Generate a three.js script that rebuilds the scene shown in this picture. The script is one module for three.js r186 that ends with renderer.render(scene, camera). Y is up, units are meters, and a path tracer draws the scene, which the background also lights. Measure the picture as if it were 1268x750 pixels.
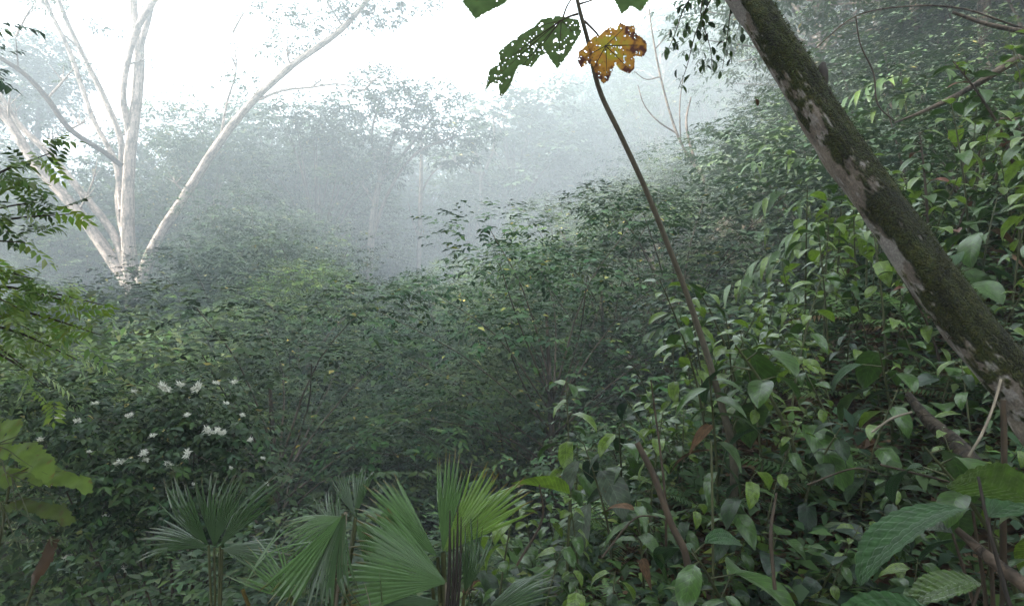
import * as THREE from 'three';
import { mergeGeometries } from 'three/addons/utils/BufferGeometryUtils.js';
import { ImprovedNoise } from 'three/addons/math/ImprovedNoise.js';

// ------------------------------------------------------------------ camera, sky, sun, exposure
const scene = new THREE.Scene();
const EYE = 1.6, FOV = 52, FPX = 375 / Math.tan(FOV * Math.PI / 360);
const camera = new THREE.PerspectiveCamera(FOV, 1268 / 750, 0.05, 900);
camera.position.set(0, EYE, 0);
camera.lookAt(0, EYE, -10);

const sunDir = new THREE.Vector3(-0.84, 0.5, 0.08).normalize();      // behind the mist, up the valley
{
  const W = 256, H = 128, data = new Float32Array(W * H * 4);
  for (let r = 0; r < H; r++) for (let c = 0; c < W; c++) {
    const up = ((r + 0.5) / H - 0.5) * Math.PI, az = ((c + 0.5) / W - 0.5) * 2 * Math.PI;
    const d = new THREE.Vector3(Math.cos(az) * Math.cos(up), Math.sin(up), Math.sin(az) * Math.cos(up));
    const s = Math.max(0, d.y), cos = d.dot(sunDir), glow = Math.exp((cos - 1) * 4);
    const base = 0.3 + 0.16 * s, o = (r * W + c) * 4;
    data[o] = base * 0.9 + glow * 1.0; data[o + 1] = base * 0.985 + glow * 0.99; data[o + 2] = base * 1.1 + glow * 0.95; data[o + 3] = 1;
  }
  const t = new THREE.DataTexture(data, W, H, THREE.RGBAFormat, THREE.FloatType);
  t.mapping = THREE.EquirectangularReflectionMapping; t.magFilter = THREE.LinearFilter; t.needsUpdate = true;
  scene.background = t; scene.environment = t;
}
const sun = new THREE.DirectionalLight(new THREE.Color().setRGB(1, 0.95, 0.86), 5);
sun.position.copy(sunDir).multiplyScalar(300); sun.castShadow = true; sun.shadow.radius = 24;
Object.assign(sun.shadow.camera, { left: -220, right: 220, top: 220, bottom: -220, near: 1, far: 800 });
sun.shadow.mapSize.set(2048, 2048);
scene.add(sun, sun.target);
scene.fog = new THREE.FogExp2(new THREE.Color().setRGB(0.8, 0.92, 1.0), 0.0047);
const renderer = new THREE.WebGLRenderer({ antialias: true });
renderer.toneMapping = THREE.LinearToneMapping;
renderer.toneMappingExposure = 10.2;
renderer.shadowMap.enabled = true;

// ------------------------------------------------------------------ helpers
const V = (x, y, z) => new THREE.Vector3(x, y, z);
function rngOf(a) { return () => { a |= 0; a = a + 0x6D2B79F5 | 0; let t = Math.imul(a ^ a >>> 15, 1 | a); t = t + Math.imul(t ^ t >>> 7, 61 | t) ^ t; return ((t ^ t >>> 14) >>> 0) / 4294967296; }; }
const R = rngOf(77), rr = (a, b, g = R) => a + (b - a) * g(), pick = (a, g = R) => a[Math.floor(g() * a.length) % a.length];
const perlin = new ImprovedNoise(), nz = (x, y, z) => perlin.noise(x, y, z);
const fbm = (x, y, z, o = 4) => { let s = 0, a = 0.5; for (let i = 0; i < o; i++) { s += a * perlin.noise(x, y, z); x *= 2.03; y *= 2.03; z *= 2.03; a *= 0.5; } return s; };
const clamp = (x, a, b) => Math.min(b, Math.max(a, x)), lerp = (a, b, t) => a + (b - a) * t, smooth = (a, b, x) => { const t = clamp((x - a) / (b - a), 0, 1); return t * t * (3 - 2 * t); };
const rgb = (r, g, b) => new THREE.Color().setRGB(r, g, b);
const dirOf = (px, py, d) => V((px - 634) / FPX * d, EYE + (375 - py) / FPX * d, -d);   // a direction of the photograph, at depth d along the view
const stretch = (r) => r < 9 ? 1 : (9 + (r - 9) * 3) / r;                // the valley opens out beyond the near gully
const farther = (px, d) => stretch(d * Math.hypot(1, (px - 634) / FPX));
const used = new Map();
function numbered(n) { const k = used.get(n) ?? 0; used.set(n, k + 1); return k ? n + '_' + String(k).padStart(3, '0') : n; }
function shadows(o) { o.traverse((m) => { if (m.isMesh) { m.castShadow = true; m.receiveShadow = true; } }); return o; }
function tag(o, label, category, group, kind) { o.userData = { label, category }; if (group) o.userData.group = group; if (kind) o.userData.kind = kind; return o; }
function thing(name, label, category, p = V(0, 0, 0), turn = 0, group) { const o = new THREE.Group(); o.name = numbered(name); o.position.copy(p); o.rotation.y = turn; tag(o, label, category, group); scene.add(o); return o; }
function part(name, geo, mat, parent, kind) { const m = new THREE.Mesh(geo, mat); m.name = name; if (kind) m.userData.kind = kind; parent.add(m); m.castShadow = m.receiveShadow = true; return m; }
function whereIs(p) {          // which of the things one can find in the picture a plant stands by
  const d = -p.z, px = 634 + p.x / Math.max(0.5, d) * FPX, near = d < 10 && px > 560 && p.x > -0.7 && p.x > (d - 5.2) * 1.25 - 0.2;
  if (near) return px > 1010 && d < 3.8 ? 'close to the big ribbed leaves' : px > 1010 ? 'under the leaning mossy trunk' : px > 815 ? 'beside the bent sapling stem' : 'at the gully edge beside the fan palms';
  const tier = d < 10 ? 'down in the gully' : d < 34 ? 'on the gully side' : d < 95 ? 'on the valley slope' : 'deep in the mist';
  return tier + (px < 240 ? ' around the pale barked tree' : px < 420 ? ' behind the slender light tree' : px < 640 ? ' below the umbrella crowned tree' : px < 900 ? ' behind the bent sapling' : ' behind the leaning mossy trunk');
}
function copyOf(root, p, turn, s, group) {
  const r = root.clone(); r.name = numbered(root.userData.base ?? root.name); delete r.userData.base; scene.add(r);
  r.position.copy(p); r.rotation.y = turn; if (typeof s === 'number') r.scale.setScalar(s); else r.scale.copy(s);
  if (root.userData.placed) { const w = whereIs(p); r.userData = { label: root.userData.label + ' ' + w, category: root.userData.category, group: root.userData.group + ' ' + w }; }
  const tones = toneSets.get(root.userData.tones); if (tones) { const m = tones[Math.abs(Math.floor(p.x * 13 + p.z * 7)) % tones.length]; r.children.forEach((c) => { if (c.userData.kind === 'stuff') c.material = m; }); }
  return r;
}
const toneSets = new Map();

// tapered tube through points; uv in metres; optional radial noise
function tube(pts, radii, sides = 8, { rough = 0, freq = 3, seed = 0, steps = 0, cap = true, flare = null } = {}) {
  const curve = new THREE.CatmullRomCurve3(pts, false, 'centripetal'), n = steps || Math.max(2, (pts.length - 1) * 4);
  const pos = [], uv = [], idx = []; let len = 0, prev = null, N = V(0, 0, 0), B = V(0, 0, 0);
  for (let i = 0; i <= n; i++) {
    const t = i / n, p = curve.getPoint(t), T = curve.getTangent(t);
    if (!prev) { N.set(Math.abs(T.y) > 0.9 ? 1 : 0, Math.abs(T.y) > 0.9 ? 0 : 1, 0); } else len += p.distanceTo(prev);
    N.addScaledVector(T, -N.dot(T)).normalize(); B.crossVectors(T, N);
    const f = t * (radii.length - 1), k = Math.min(radii.length - 2, Math.floor(f)), r0 = lerp(radii[k], radii[k + 1], f - k);
    for (let j = 0; j <= sides; j++) {
      const a = j % sides / sides * Math.PI * 2, c = Math.cos(a), s = Math.sin(a);
      let r = r0; if (rough) r *= 1 + rough * fbm(c * 1.3 + seed, s * 1.3 + seed * 0.7, len * freq, 4) * 2;
      pos.push(p.x + (N.x * c + B.x * s) * r, p.y + (N.y * c + B.y * s) * r, p.z + (N.z * c + B.z * s) * r);
      uv.push(j / sides * Math.PI * 2 * radii[0], len);
    }
    prev = p;
  }
  for (let i = 0; i < n; i++) for (let j = 0; j < sides; j++) { const a = i * (sides + 1) + j, b = a + sides + 1; idx.push(a, a + 1, b, b, a + 1, b + 1); }
  if (cap) for (const e of [0, n]) {
    const c = curve.getPoint(e / n), ci = pos.length / 3; pos.push(c.x, c.y, c.z); uv.push(0, 0);
    for (let j = 0; j < sides; j++) { const a = e * (sides + 1) + j; e ? idx.push(a, a + 1, ci) : idx.push(a + 1, a, ci); }
  }
  const g = new THREE.BufferGeometry();
  g.setAttribute('position', new THREE.Float32BufferAttribute(pos, 3)); g.setAttribute('uv', new THREE.Float32BufferAttribute(uv, 2)); g.setIndex(idx); g.computeVertexNormals();
  // weld the seam's normals
  const nn = g.attributes.normal;
  for (let i = 0; i <= n; i++) { const a = i * (sides + 1), b = a + sides, x = nn.getX(a) + nn.getX(b), y = nn.getY(a) + nn.getY(b), z = nn.getZ(a) + nn.getZ(b), l = Math.hypot(x, y, z) || 1; nn.setXYZ(a, x / l, y / l, z / l); nn.setXYZ(b, x / l, y / l, z / l); }
  return g;
}
const merged = (list) => mergeGeometries(list.map((g) => g.index ? g.toNonIndexed() : g), false);

// a leaf blade along +z, upper face +y, base at the origin
function leafGeo(len, wid, { form = 'ovate', bend = 0.35, fold = 0.3, wave = 0, nl = 6, nw = 4, seed = 1, ribs = 0, ribDepth = 0, petiole = 0, twist = 0, nibble = 0 } = {}) {
  const shape = {
    ovate: (t) => Math.pow(Math.sin(Math.PI * Math.pow(t, 0.72)), 0.8) * (1 - 0.18 * t),
    elliptic: (t) => Math.pow(Math.sin(Math.PI * t), 0.75),
    lance: (t) => Math.pow(Math.sin(Math.PI * Math.pow(t, 0.62)), 1.05),
    heart: (t) => Math.pow(Math.sin(Math.PI * Math.pow(t, 0.52)), 0.7),
    obovate: (t) => Math.pow(Math.sin(Math.PI * Math.pow(t, 1.35)), 0.8),
    strap: (t) => Math.pow(Math.min(1, t * 6), 0.6) * Math.pow(1 - t, 0.45),
  }[form];
  const pos = [], uv = [], idx = [];
  let y = 0, z = petiole, a = 0;
  for (let i = 0; i <= nl; i++) {
    const t = i / nl, ds = len / nl;
    if (i) { a = bend * (t - 0.5 / nl) * 2; y -= Math.sin(a) * ds; z += Math.cos(a) * ds; }
    const w = Math.max(0, shape(t)) * wid / 2 * (1 + nibble * nz(t * 9, seed * 3.1, 0.5));
    for (let j = 0; j <= nw; j++) {
      const u = j / nw * 2 - 1, tw = twist * t * u;
      let yy = Math.abs(u) * fold * w + wave * len * nz(t * 4 + seed, u * 1.5, seed * 1.7) + tw * w;
      if (ribs) yy += ribDepth * Math.abs(Math.sin((t * ribs - Math.abs(u) * 1.6) * Math.PI)) * Math.min(1, w / wid * 4);
      pos.push(u * w, y + yy * Math.cos(a), z + yy * Math.sin(a)); uv.push(j / nw, t);
    }
  }
  for (let i = 0; i < nl; i++) for (let j = 0; j < nw; j++) { const p = i * (nw + 1) + j, q = p + nw + 1; idx.push(p, q, p + 1, q, q + 1, p + 1); }
  const g = new THREE.BufferGeometry();
  g.setAttribute('position', new THREE.Float32BufferAttribute(pos, 3)); g.setAttribute('uv', new THREE.Float32BufferAttribute(uv, 2)); g.setIndex(idx); g.computeVertexNormals();
  return g;
}

// collects many small folded leaves into one geometry with a tone for each leaf
class Leaves {
  constructor() { this.p = []; this.n = []; this.c = []; this.uv = []; this.i = []; }
  add(o, axis, normal, len, wid, col, fold = 0.25, bend = 0.2) {
    const s = _s.crossVectors(axis, normal); if (s.lengthSq() < 1e-6) s.set(1, 0, 0); s.normalize();
    const n = _n.crossVectors(s, axis).normalize(), h = wid / 2, k = this.p.length / 3;
    const P = (f, side, up) => this.p.push(o.x + axis.x * f * len + s.x * side + n.x * up, o.y + axis.y * f * len + s.y * side + n.y * up, o.z + axis.z * f * len + s.z * side + n.z * up);
    P(0, 0, 0); P(0.42, -h, fold * h); P(0.42, 0, 0); P(0.42, h, fold * h); P(1, 0, -bend * len * 0.5);
    const nn = (a, b) => this.n.push(n.x * a + s.x * b, n.y * a + s.y * b, n.z * a + s.z * b);
    nn(1, 0); nn(0.95, 0.3); nn(1, 0); nn(0.95, -0.3); nn(0.95, 0);
    this.uv.push(0.5, 0, 0, 0.42, 0.5, 0.42, 1, 0.42, 0.5, 1);
    for (let q = 0; q < 5; q++) this.c.push(col[0], col[1], col[2]);
    this.i.push(k, k + 2, k + 1, k, k + 3, k + 2, k + 1, k + 2, k + 4, k + 2, k + 3, k + 4);
  }
  build() {
    const g = new THREE.BufferGeometry();
    g.setAttribute('position', new THREE.Float32BufferAttribute(this.p, 3)); g.setAttribute('normal', new THREE.Float32BufferAttribute(this.n, 3));
    g.setAttribute('color', new THREE.Float32BufferAttribute(this.c, 3)); g.setAttribute('uv', new THREE.Float32BufferAttribute(this.uv, 2)); g.setIndex(this.i);
    return g;
  }
}
const _s = V(0, 0, 0), _n = V(0, 0, 0);

// ------------------------------------------------------------------ textures and materials
function texOf(w, h, f, srgb = true, repeat = false) {
  const d = new Uint8Array(w * h * 4);
  for (let y = 0; y < h; y++) for (let x = 0; x < w; x++) { const c = f((x + 0.5) / w, (y + 0.5) / h, x, y), o = (y * w + x) * 4; for (let k = 0; k < 3; k++) d[o + k] = clamp(Math.round((Array.isArray(c) ? c[k] : c) * 255), 0, 255); d[o + 3] = 255; }
  const t = new THREE.DataTexture(d, w, h); t.magFilter = THREE.LinearFilter; t.minFilter = THREE.LinearFilter; if (srgb) t.colorSpace = THREE.SRGBColorSpace;
  if (repeat) t.wrapS = t.wrapT = THREE.RepeatWrapping;
  t.needsUpdate = true; return t;
}
// periodic value noise for repeating textures
function tileNoise(seed) { const g = rngOf(seed), T = Float32Array.from({ length: 4096 }, g); return (x, y, per) => { const xi = Math.floor(x), yi = Math.floor(y), fx = x - xi, fy = y - yi, w = (a, b) => T[((((a % per) + per) % per) * 61 + (((b % per) + per) % per) * 127) & 4095], sx = fx * fx * (3 - 2 * fx), sy = fy * fy * (3 - 2 * fy); return lerp(lerp(w(xi, yi), w(xi + 1, yi), sx), lerp(w(xi, yi + 1), w(xi + 1, yi + 1), sx), sy); }; }
const tn = tileNoise(5), tfbm = (x, y, f, o = 4) => { let s = 0, a = 0.5, k = f; for (let i = 0; i < o; i++) { s += a * tn(x * k, y * k, k); k *= 2; a *= 0.5; } return s; };
const veinOf = (n, slant) => (u, v) => { const q = Math.abs(u - 0.5) * 2, f = (v * n - q * slant); const d = Math.abs(f - Math.round(f)); return Math.max(1 - smooth(0.0, 0.045, q), (1 - smooth(0.02, 0.14, d)) * 0.7); };
const vPin = veinOf(8, 2.0), vFine = veinOf(15, 2.6);
const vRib = (u, v) => { const q = Math.abs(u - 0.5) * 2; const L = [0, 0.36, 0.74].map((k) => Math.abs(q - k * (0.75 + 0.25 * Math.sin(v * Math.PI)))); const m = 1 - smooth(0.01, 0.06, Math.min(...L)), f = v * 26 - q * 2, d = Math.abs(f - Math.round(f)); return Math.max(m, (1 - smooth(0.05, 0.3, d)) * 0.6); };
const leafMap = (vein, spots, seed, tint = 0.22) => texOf(96, 160, (u, v) => {
  let k = 0.74 + 0.34 * fbm(u * 5 + seed, v * 7, seed) + tint * vein(u, v);
  let c = [k, k, k * 0.97];
  const b = fbm(u * 9 + seed * 3, v * 14, 7.7 + seed); if (b > 0.42 - spots * 0.3) { const m = smooth(0.42 - spots * 0.3, 0.55 - spots * 0.3, b); c = [lerp(c[0], 0.8, m), lerp(c[1], 0.58, m), lerp(c[2], 0.45, m)]; }
  return c;
});
const bumpMap = (vein) => texOf(96, 160, (u, v) => 0.75 - 0.6 * vein(u, v) + 0.12 * nz(u * 20, v * 30, 1), false);
const T = { pin: leafMap(vPin, 0.25, 1), pin2: leafMap(vPin, 0.6, 4), fine: leafMap(vFine, 0.15, 2), rib: leafMap(vRib, 0.25, 3, 0.04), plain: leafMap(() => 0, 0.2, 6),
  palm: texOf(256, 128, (u, v) => { const st = 0.74 + 0.2 * tn(u * 96, v * 2, 96) + 0.18 * fbm(u * 6, v * 4, 3), b = smooth(0.86, 0.97, v + 0.16 * fbm(u * 30, v * 3, 8)) ; return [lerp(st, 0.95, b), lerp(st, 0.62, b), lerp(st, 0.55, b)]; }) };
const BMP = { pin: bumpMap(vPin), rib: bumpMap(vRib), fine: bumpMap(vFine) };
const leafMat = (c, { map = null, bump = null, bs = 0.003, coat = 0.8, cr = 0.28, tr = 0.2, vc = false } = {}) => new THREE.MeshPhysicalMaterial({ color: c, map, bumpMap: bump, bumpScale: bs, roughness: 0.95, clearcoat: coat, clearcoatRoughness: cr, transmission: tr, thickness: 0, side: THREE.DoubleSide, vertexColors: vc, specularIntensity: 0.4 });
const M = {
  foliage: leafMat(rgb(1, 1, 1), { vc: true, coat: 0.22, cr: 0.5, tr: 0.22 }),
  foliageMatte: leafMat(rgb(1, 1, 1), { vc: true, coat: 0.08, cr: 0.6, tr: 0.22 }),
  midGreen: leafMat(rgb(0.07, 0.16, 0.024), { map: T.pin, bump: BMP.pin }),
  darkGreen: leafMat(rgb(0.024, 0.062, 0.016), { map: T.pin2, bump: BMP.pin, coat: 0.5, cr: 0.38 }),
  limeGreen: leafMat(rgb(0.2, 0.34, 0.03), { map: T.fine, bump: BMP.fine, tr: 0.45 }),
  paleGreen: leafMat(rgb(0.14, 0.2, 0.1), { map: T.pin, bump: BMP.pin, coat: 0.5 }),
  blueGreen: leafMat(rgb(0.03, 0.07, 0.036), { map: T.pin2, bump: BMP.pin, coat: 0.6, cr: 0.35 }),
  lanceGreen: leafMat(rgb(0.075, 0.155, 0.035), { map: T.fine, bump: BMP.fine, coat: 0.55, cr: 0.36 }),
  ribGreen: leafMat(rgb(0.04, 0.115, 0.03), { map: T.rib, bump: BMP.rib, bs: 0.006, coat: 0.2, cr: 0.5 }),
  ribLime: leafMat(rgb(0.11, 0.21, 0.03), { map: T.rib, bump: BMP.rib, bs: 0.004, tr: 0.45 }),
  redYoung: leafMat(rgb(0.2, 0.06, 0.03), { map: T.fine, bump: BMP.fine }),
  deadBrown: leafMat(rgb(0.17, 0.1, 0.055), { map: T.pin2, coat: 0, tr: 0.15 }),
  deadPale: leafMat(rgb(0.34, 0.29, 0.22), { map: T.pin2, coat: 0, tr: 0.15 }),
  spotGrey: leafMat(rgb(0.085, 0.12, 0.075), { map: T.pin2, bump: BMP.pin, coat: 0.3 }),
  palm: leafMat(rgb(0.13, 0.25, 0.075), { map: T.palm, coat: 0.9, cr: 0.26, tr: 0.4 }),
  palmDark: leafMat(rgb(0.055, 0.115, 0.035), { map: T.palm, coat: 0.9, cr: 0.26, tr: 0.35 }),
  palmLime: leafMat(rgb(0.21, 0.36, 0.06), { map: T.palm, coat: 0.8, cr: 0.28, tr: 0.45 }),
  petal: leafMat(rgb(0.8, 0.8, 0.76), { coat: 0, tr: 0.3 }),
};
const kin = (r, g, b, coat, cr) => leafMat(rgb(r, g, b), { vc: true, coat, cr, tr: 0.22 });
toneSets.set('matte', [kin(1, 1, 1, 0.08, 0.6), kin(1.9, 1.65, 1.2, 0.08, 0.6), kin(0.72, 0.76, 0.74, 0.08, 0.6), kin(1.3, 1.1, 0.75, 0.08, 0.6), kin(1.05, 1.25, 1.15, 0.08, 0.6), kin(0.85, 0.8, 0.7, 0.08, 0.6)]);
toneSets.set('gloss', [kin(1, 1, 1, 0.25, 0.5), kin(1.4, 1.3, 1, 0.25, 0.5), kin(0.9, 0.95, 0.9, 0.3, 0.45), kin(1.15, 1.1, 0.85, 0.2, 0.5)]);
const barkTex = texOf(256, 512, (u, v) => { const a = tfbm(u, v, 8, 4), b = tn(u * 10, v * 60, 60), c = tfbm(u, v, 24, 3), li = smooth(0.5, 0.58, tfbm(u + 0.4, v + 0.2, 6, 4)); let k = 0.6 + 0.3 * a + (b > 0.72 ? -0.16 : 0) + (c - 0.45) * 0.5; k *= 1 - 0.32 * li; return [k, k * 0.95, k * (0.91 - 0.03 * li)]; }, true, true);
const barkBump = texOf(256, 512, (u, v) => 0.4 + 0.5 * tfbm(u, v, 16, 4) - (tn(u * 12, v * 64, 64) > 0.75 ? 0.2 : 0), false, true);
const stemTex = texOf(128, 256, (u, v) => { const k = 0.55 + 0.5 * tfbm(u, v * 0.5, 16, 4); return [k, k * 0.96, k * 0.9]; }, true, true);
const rep = (t, x, y) => { const c = t.clone(); c.repeat.set(x, y); c.needsUpdate = true; return c; };
M.paleBark = new THREE.MeshStandardMaterial({ color: rgb(0.64, 0.57, 0.52), map: rep(barkTex, 0.4, 0.2), bumpMap: rep(barkBump, 0.5, 0.35), bumpScale: 0.03, roughness: 0.9 });
M.bark = new THREE.MeshStandardMaterial({ color: rgb(0.22, 0.19, 0.15), map: rep(barkTex, 0.8, 0.5), bumpMap: rep(barkBump, 0.8, 0.5), bumpScale: 0.03, roughness: 0.95 });
M.darkBark = new THREE.MeshStandardMaterial({ color: rgb(0.2, 0.17, 0.135), map: rep(barkTex, 1.5, 1), bumpMap: rep(barkBump, 1.5, 1), bumpScale: 0.02, roughness: 0.95 });
M.greyBark = new THREE.MeshStandardMaterial({ color: rgb(0.33, 0.29, 0.25), map: rep(barkTex, 0.8, 0.5), roughness: 0.9 });
M.stem = new THREE.MeshStandardMaterial({ color: rgb(0.09, 0.11, 0.04), map: rep(stemTex, 4, 2), roughness: 0.7 });
M.stemBrown = new THREE.MeshStandardMaterial({ color: rgb(0.075, 0.055, 0.035), map: rep(stemTex, 4, 2), roughness: 0.85 });
M.stemPale = new THREE.MeshStandardMaterial({ color: rgb(0.36, 0.33, 0.28), map: rep(stemTex, 4, 2), roughness: 0.8 });
M.stemBlack = new THREE.MeshStandardMaterial({ color: rgb(0.035, 0.028, 0.022), map: rep(stemTex, 4, 2), roughness: 0.85 });

// ------------------------------------------------------------------ terrain
const PTS = [
  [0, 0, 0], [0, 1.5, 0.15], [1.5, 0, 0.3], [-1.5, 0, -0.5], [3, 0, 1.3], [-4, 0, -2], [6, 0, 3], [0, 6, 1.6], [6, 6, 4], [-6, 6, -1.5],
  [0, -2.5, -0.75], [1, -2.8, -0.55], [2.5, -3, -0.1], [3.5, -3.2, 0.6], [-1.5, -3, -1.6], [-3, -4, -2.4],
  [-0.2, -4, -0.7], [1.3, -6, -0.05], [2.6, -7, 0.4], [3.8, -8, 0.7], [4.9, -6, 1.9], [6.5, -6, 3.1], [5, -8.5, 1.6], [2.6, -5, 0.3],
  [0, -7, -4.2], [1.5, -9, -4.8], [3.5, -11, -3.4], [-2, -8, -6.5], [-4.5, -8.5, -5], [-1.5, -13, -9], [-6, -14, -7.5], [2, -14, -7], [-8, -9, -4.5], [5, -14, -1.5],
  [6.7, -10, 1.8], [6.5, -14, 3], [4.6, -18, -1], [9, -14, 4.5], [12, -10, 6.5], [13, -18, 7.5], [8, -25, 4.5],
  [0, -20, -8.5], [-8, -20, -8], [-14, -30, -6], [0, -32, -5], [-18, -45, -5], [0, -50, -2], [13, -45, 4], [28, -45, 12], [-25, -20, -4.5], [-30, -70, -6], [0, -80, 1], [20, -80, 14], [45, -75, 22],
  [0, -110, 3], [35, -110, 20], [70, -110, 22], [-40, -110, -4], [-80, -80, -8], [70, -30, 17], [-70, 0, -8], [60, 30, 15], [0, 45, 8], [-45, 45, -4], [85, -80, 18], [0, -140, 2], [-80, -140, 0], [40, -140, 10], [90, -140, 14],
];
for (const p of PTS) { const f = stretch(Math.hypot(p[0], p[1])); p[0] *= f; p[1] *= f; p[2] = EYE + (p[2] - EYE) * f; }
const TPS = (() => {
  const n = PTS.length, N = n + 3, A = Array.from({ length: N }, () => new Float64Array(N + 1)), k = (r2) => r2 < 1e-9 ? 0 : r2 * Math.log(r2) * 0.5;
  for (let i = 0; i < n; i++) { for (let j = 0; j < n; j++) A[i][j] = k((PTS[i][0] - PTS[j][0]) ** 2 + (PTS[i][1] - PTS[j][1]) ** 2) + (i === j ? 0.6 : 0); A[i][n] = A[n][i] = 1; A[i][n + 1] = A[n + 1][i] = PTS[i][0]; A[i][n + 2] = A[n + 2][i] = PTS[i][1]; A[i][N] = PTS[i][2]; }
  for (let c = 0; c < N; c++) { let p = c; for (let r = c + 1; r < N; r++) if (Math.abs(A[r][c]) > Math.abs(A[p][c])) p = r; [A[c], A[p]] = [A[p], A[c]]; for (let r = 0; r < N; r++) if (r !== c) { const f = A[r][c] / A[c][c]; if (f) for (let q = c; q <= N; q++) A[r][q] -= f * A[c][q]; } }
  const w = A.map((row, i) => row[N] / row[i]);
  return (x, z) => { let s = w[n] + w[n + 1] * x + w[n + 2] * z; for (let i = 0; i < n; i++) s += w[i] * k((x - PTS[i][0]) ** 2 + (z - PTS[i][1]) ** 2); return s; };
})();
const ground = (x, z) => { const d = Math.hypot(x, z); return TPS(x, z) + fbm(x * 0.55, 3.3, z * 0.55, 4) * 0.22 * Math.min(1, 0.3 + d * 0.05) + fbm(x * 0.06, 9, z * 0.06, 3) * Math.min(5, d * 0.03); };
const onGround = (px, d) => { const x = (px - 634) / FPX * d; return V(x, ground(x, -d), -d); };
{
  const n = 260, pos = [], uv = [], idx = [], w = (s) => Math.sign(s) * (Math.abs(s) * 12 + Math.pow(Math.abs(s), 3) * 280);
  for (let i = 0; i <= n; i++) for (let j = 0; j <= n; j++) { const x = w(j / n * 2 - 1) + 1, z = w(i / n * 2 - 1) - 24; pos.push(x, ground(x, z), z); uv.push(x, z); }
  for (let i = 0; i < n; i++) for (let j = 0; j < n; j++) { const a = i * (n + 1) + j, b = a + n + 1; idx.push(a, b, a + 1, b, b + 1, a + 1); }
  const g = new THREE.BufferGeometry(); g.setAttribute('position', new THREE.Float32BufferAttribute(pos, 3)); g.setAttribute('uv', new THREE.Float32BufferAttribute(uv, 2)); g.setIndex(idx); g.computeVertexNormals();
  const map = texOf(512, 512, (u, v) => { const a = tfbm(u, v, 8, 5), b = tn(u * 64, v * 64, 64), c = tfbm(u, v, 32, 3); const k = 0.25 + 0.5 * a + (b - 0.5) * 0.25; return [k * 1.05, k * (0.82 + 0.3 * (c - 0.4)), k * 0.55]; }, true, true);
  const bmp = texOf(512, 512, (u, v) => 0.5 * tfbm(u, v, 16, 4) + 0.5 * tn(u * 64, v * 64, 64), false, true);
  const m = new THREE.MeshStandardMaterial({ color: rgb(0.19, 0.16, 0.12), map: rep(map, 0.7, 0.7), bumpMap: rep(bmp, 0.7, 0.7), bumpScale: 0.04, roughness: 1 });
  const o = new THREE.Mesh(g, m); o.name = 'ground'; tag(o, 'brown litter covered forest slope falling into a gully', 'ground', null, 'structure'); o.receiveShadow = o.castShadow = true; scene.add(o);
}

// ------------------------------------------------------------------ foliage builders
const GREENS = {
  mid: [[0.026, 0.06, 0.018], [0.036, 0.075, 0.02], [0.02, 0.05, 0.018], [0.046, 0.088, 0.022]],
  light: [[0.085, 0.15, 0.026], [0.11, 0.18, 0.03], [0.07, 0.13, 0.026], [0.14, 0.2, 0.038]],
};
const tone = (set, g) => { const c = pick(GREENS[set], g), k = rr(0.75, 1.3, g); return [c[0] * k * rr(0.85, 1.2, g), c[1] * k, c[2] * k * rr(0.8, 1.2, g)]; };
const UP = V(0, 1, 0);
const onSphere = (g) => { const z = g() * 2 - 1, a = g() * Math.PI * 2, r = Math.sqrt(1 - z * z); return V(r * Math.cos(a), z, r * Math.sin(a)); };
// leaves on the outer shell of a clump, in short sprays
function clump(L, g, c, r, count, len, wid, set, droop = 0.25, yellow = 0.002) {
  const A = V(0, 0, 0), Nn = V(0, 0, 0), O = V(0, 0, 0);
  for (let k = 0; k < count;) {
    const d = onSphere(g), q0 = 0.45 + 0.6 * Math.pow(g(), 0.55);
    if (d.y < -0.55 && g() < 0.7) continue;
    const far = g() < 0.07 ? rr(1.1, 1.55, g) : 1;
    const q = q0 * far, sx = c.x + d.x * r.x * q, sy = c.y + d.y * r.y * q, sz = c.z + d.z * r.z * q, spray = 3 + Math.floor(g() * 4), base = tone(set, g);
    const ax = V(d.x + rr(-0.6, 0.6, g), d.y * 0.5 + rr(-0.3, 0.35, g), d.z + rr(-0.6, 0.6, g)).normalize(), side = V(0, 0, 0).crossVectors(ax, UP).normalize();
    for (let s = 0; s < spray; s++, k++) {
      const f = s / spray * len * 1.7, sg = s % 2 ? 1 : -1;
      O.set(sx + ax.x * f, sy + ax.y * f - 0.1 * f * s / spray, sz + ax.z * f);
      A.copy(ax).multiplyScalar(0.6).addScaledVector(side, sg * rr(0.5, 1, g)); A.y -= droop * rr(0.3, 1.6, g); A.x += rr(-0.2, 0.2, g); A.z += rr(-0.2, 0.2, g); A.normalize();
      Nn.set(d.x * 0.35 + rr(-0.45, 0.45, g), 1, d.z * 0.35 + rr(-0.45, 0.45, g));
      const sc = rr(0.65, 1.2, g), t = g() < yellow ? [0.3, 0.26, 0.06] : [base[0] * rr(0.85, 1.15, g), base[1] * rr(0.9, 1.1, g), base[2]];
      L.add(O, A, Nn, len * sc, wid * sc, t, 0.3, 0.25);
    }
  }
}
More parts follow.
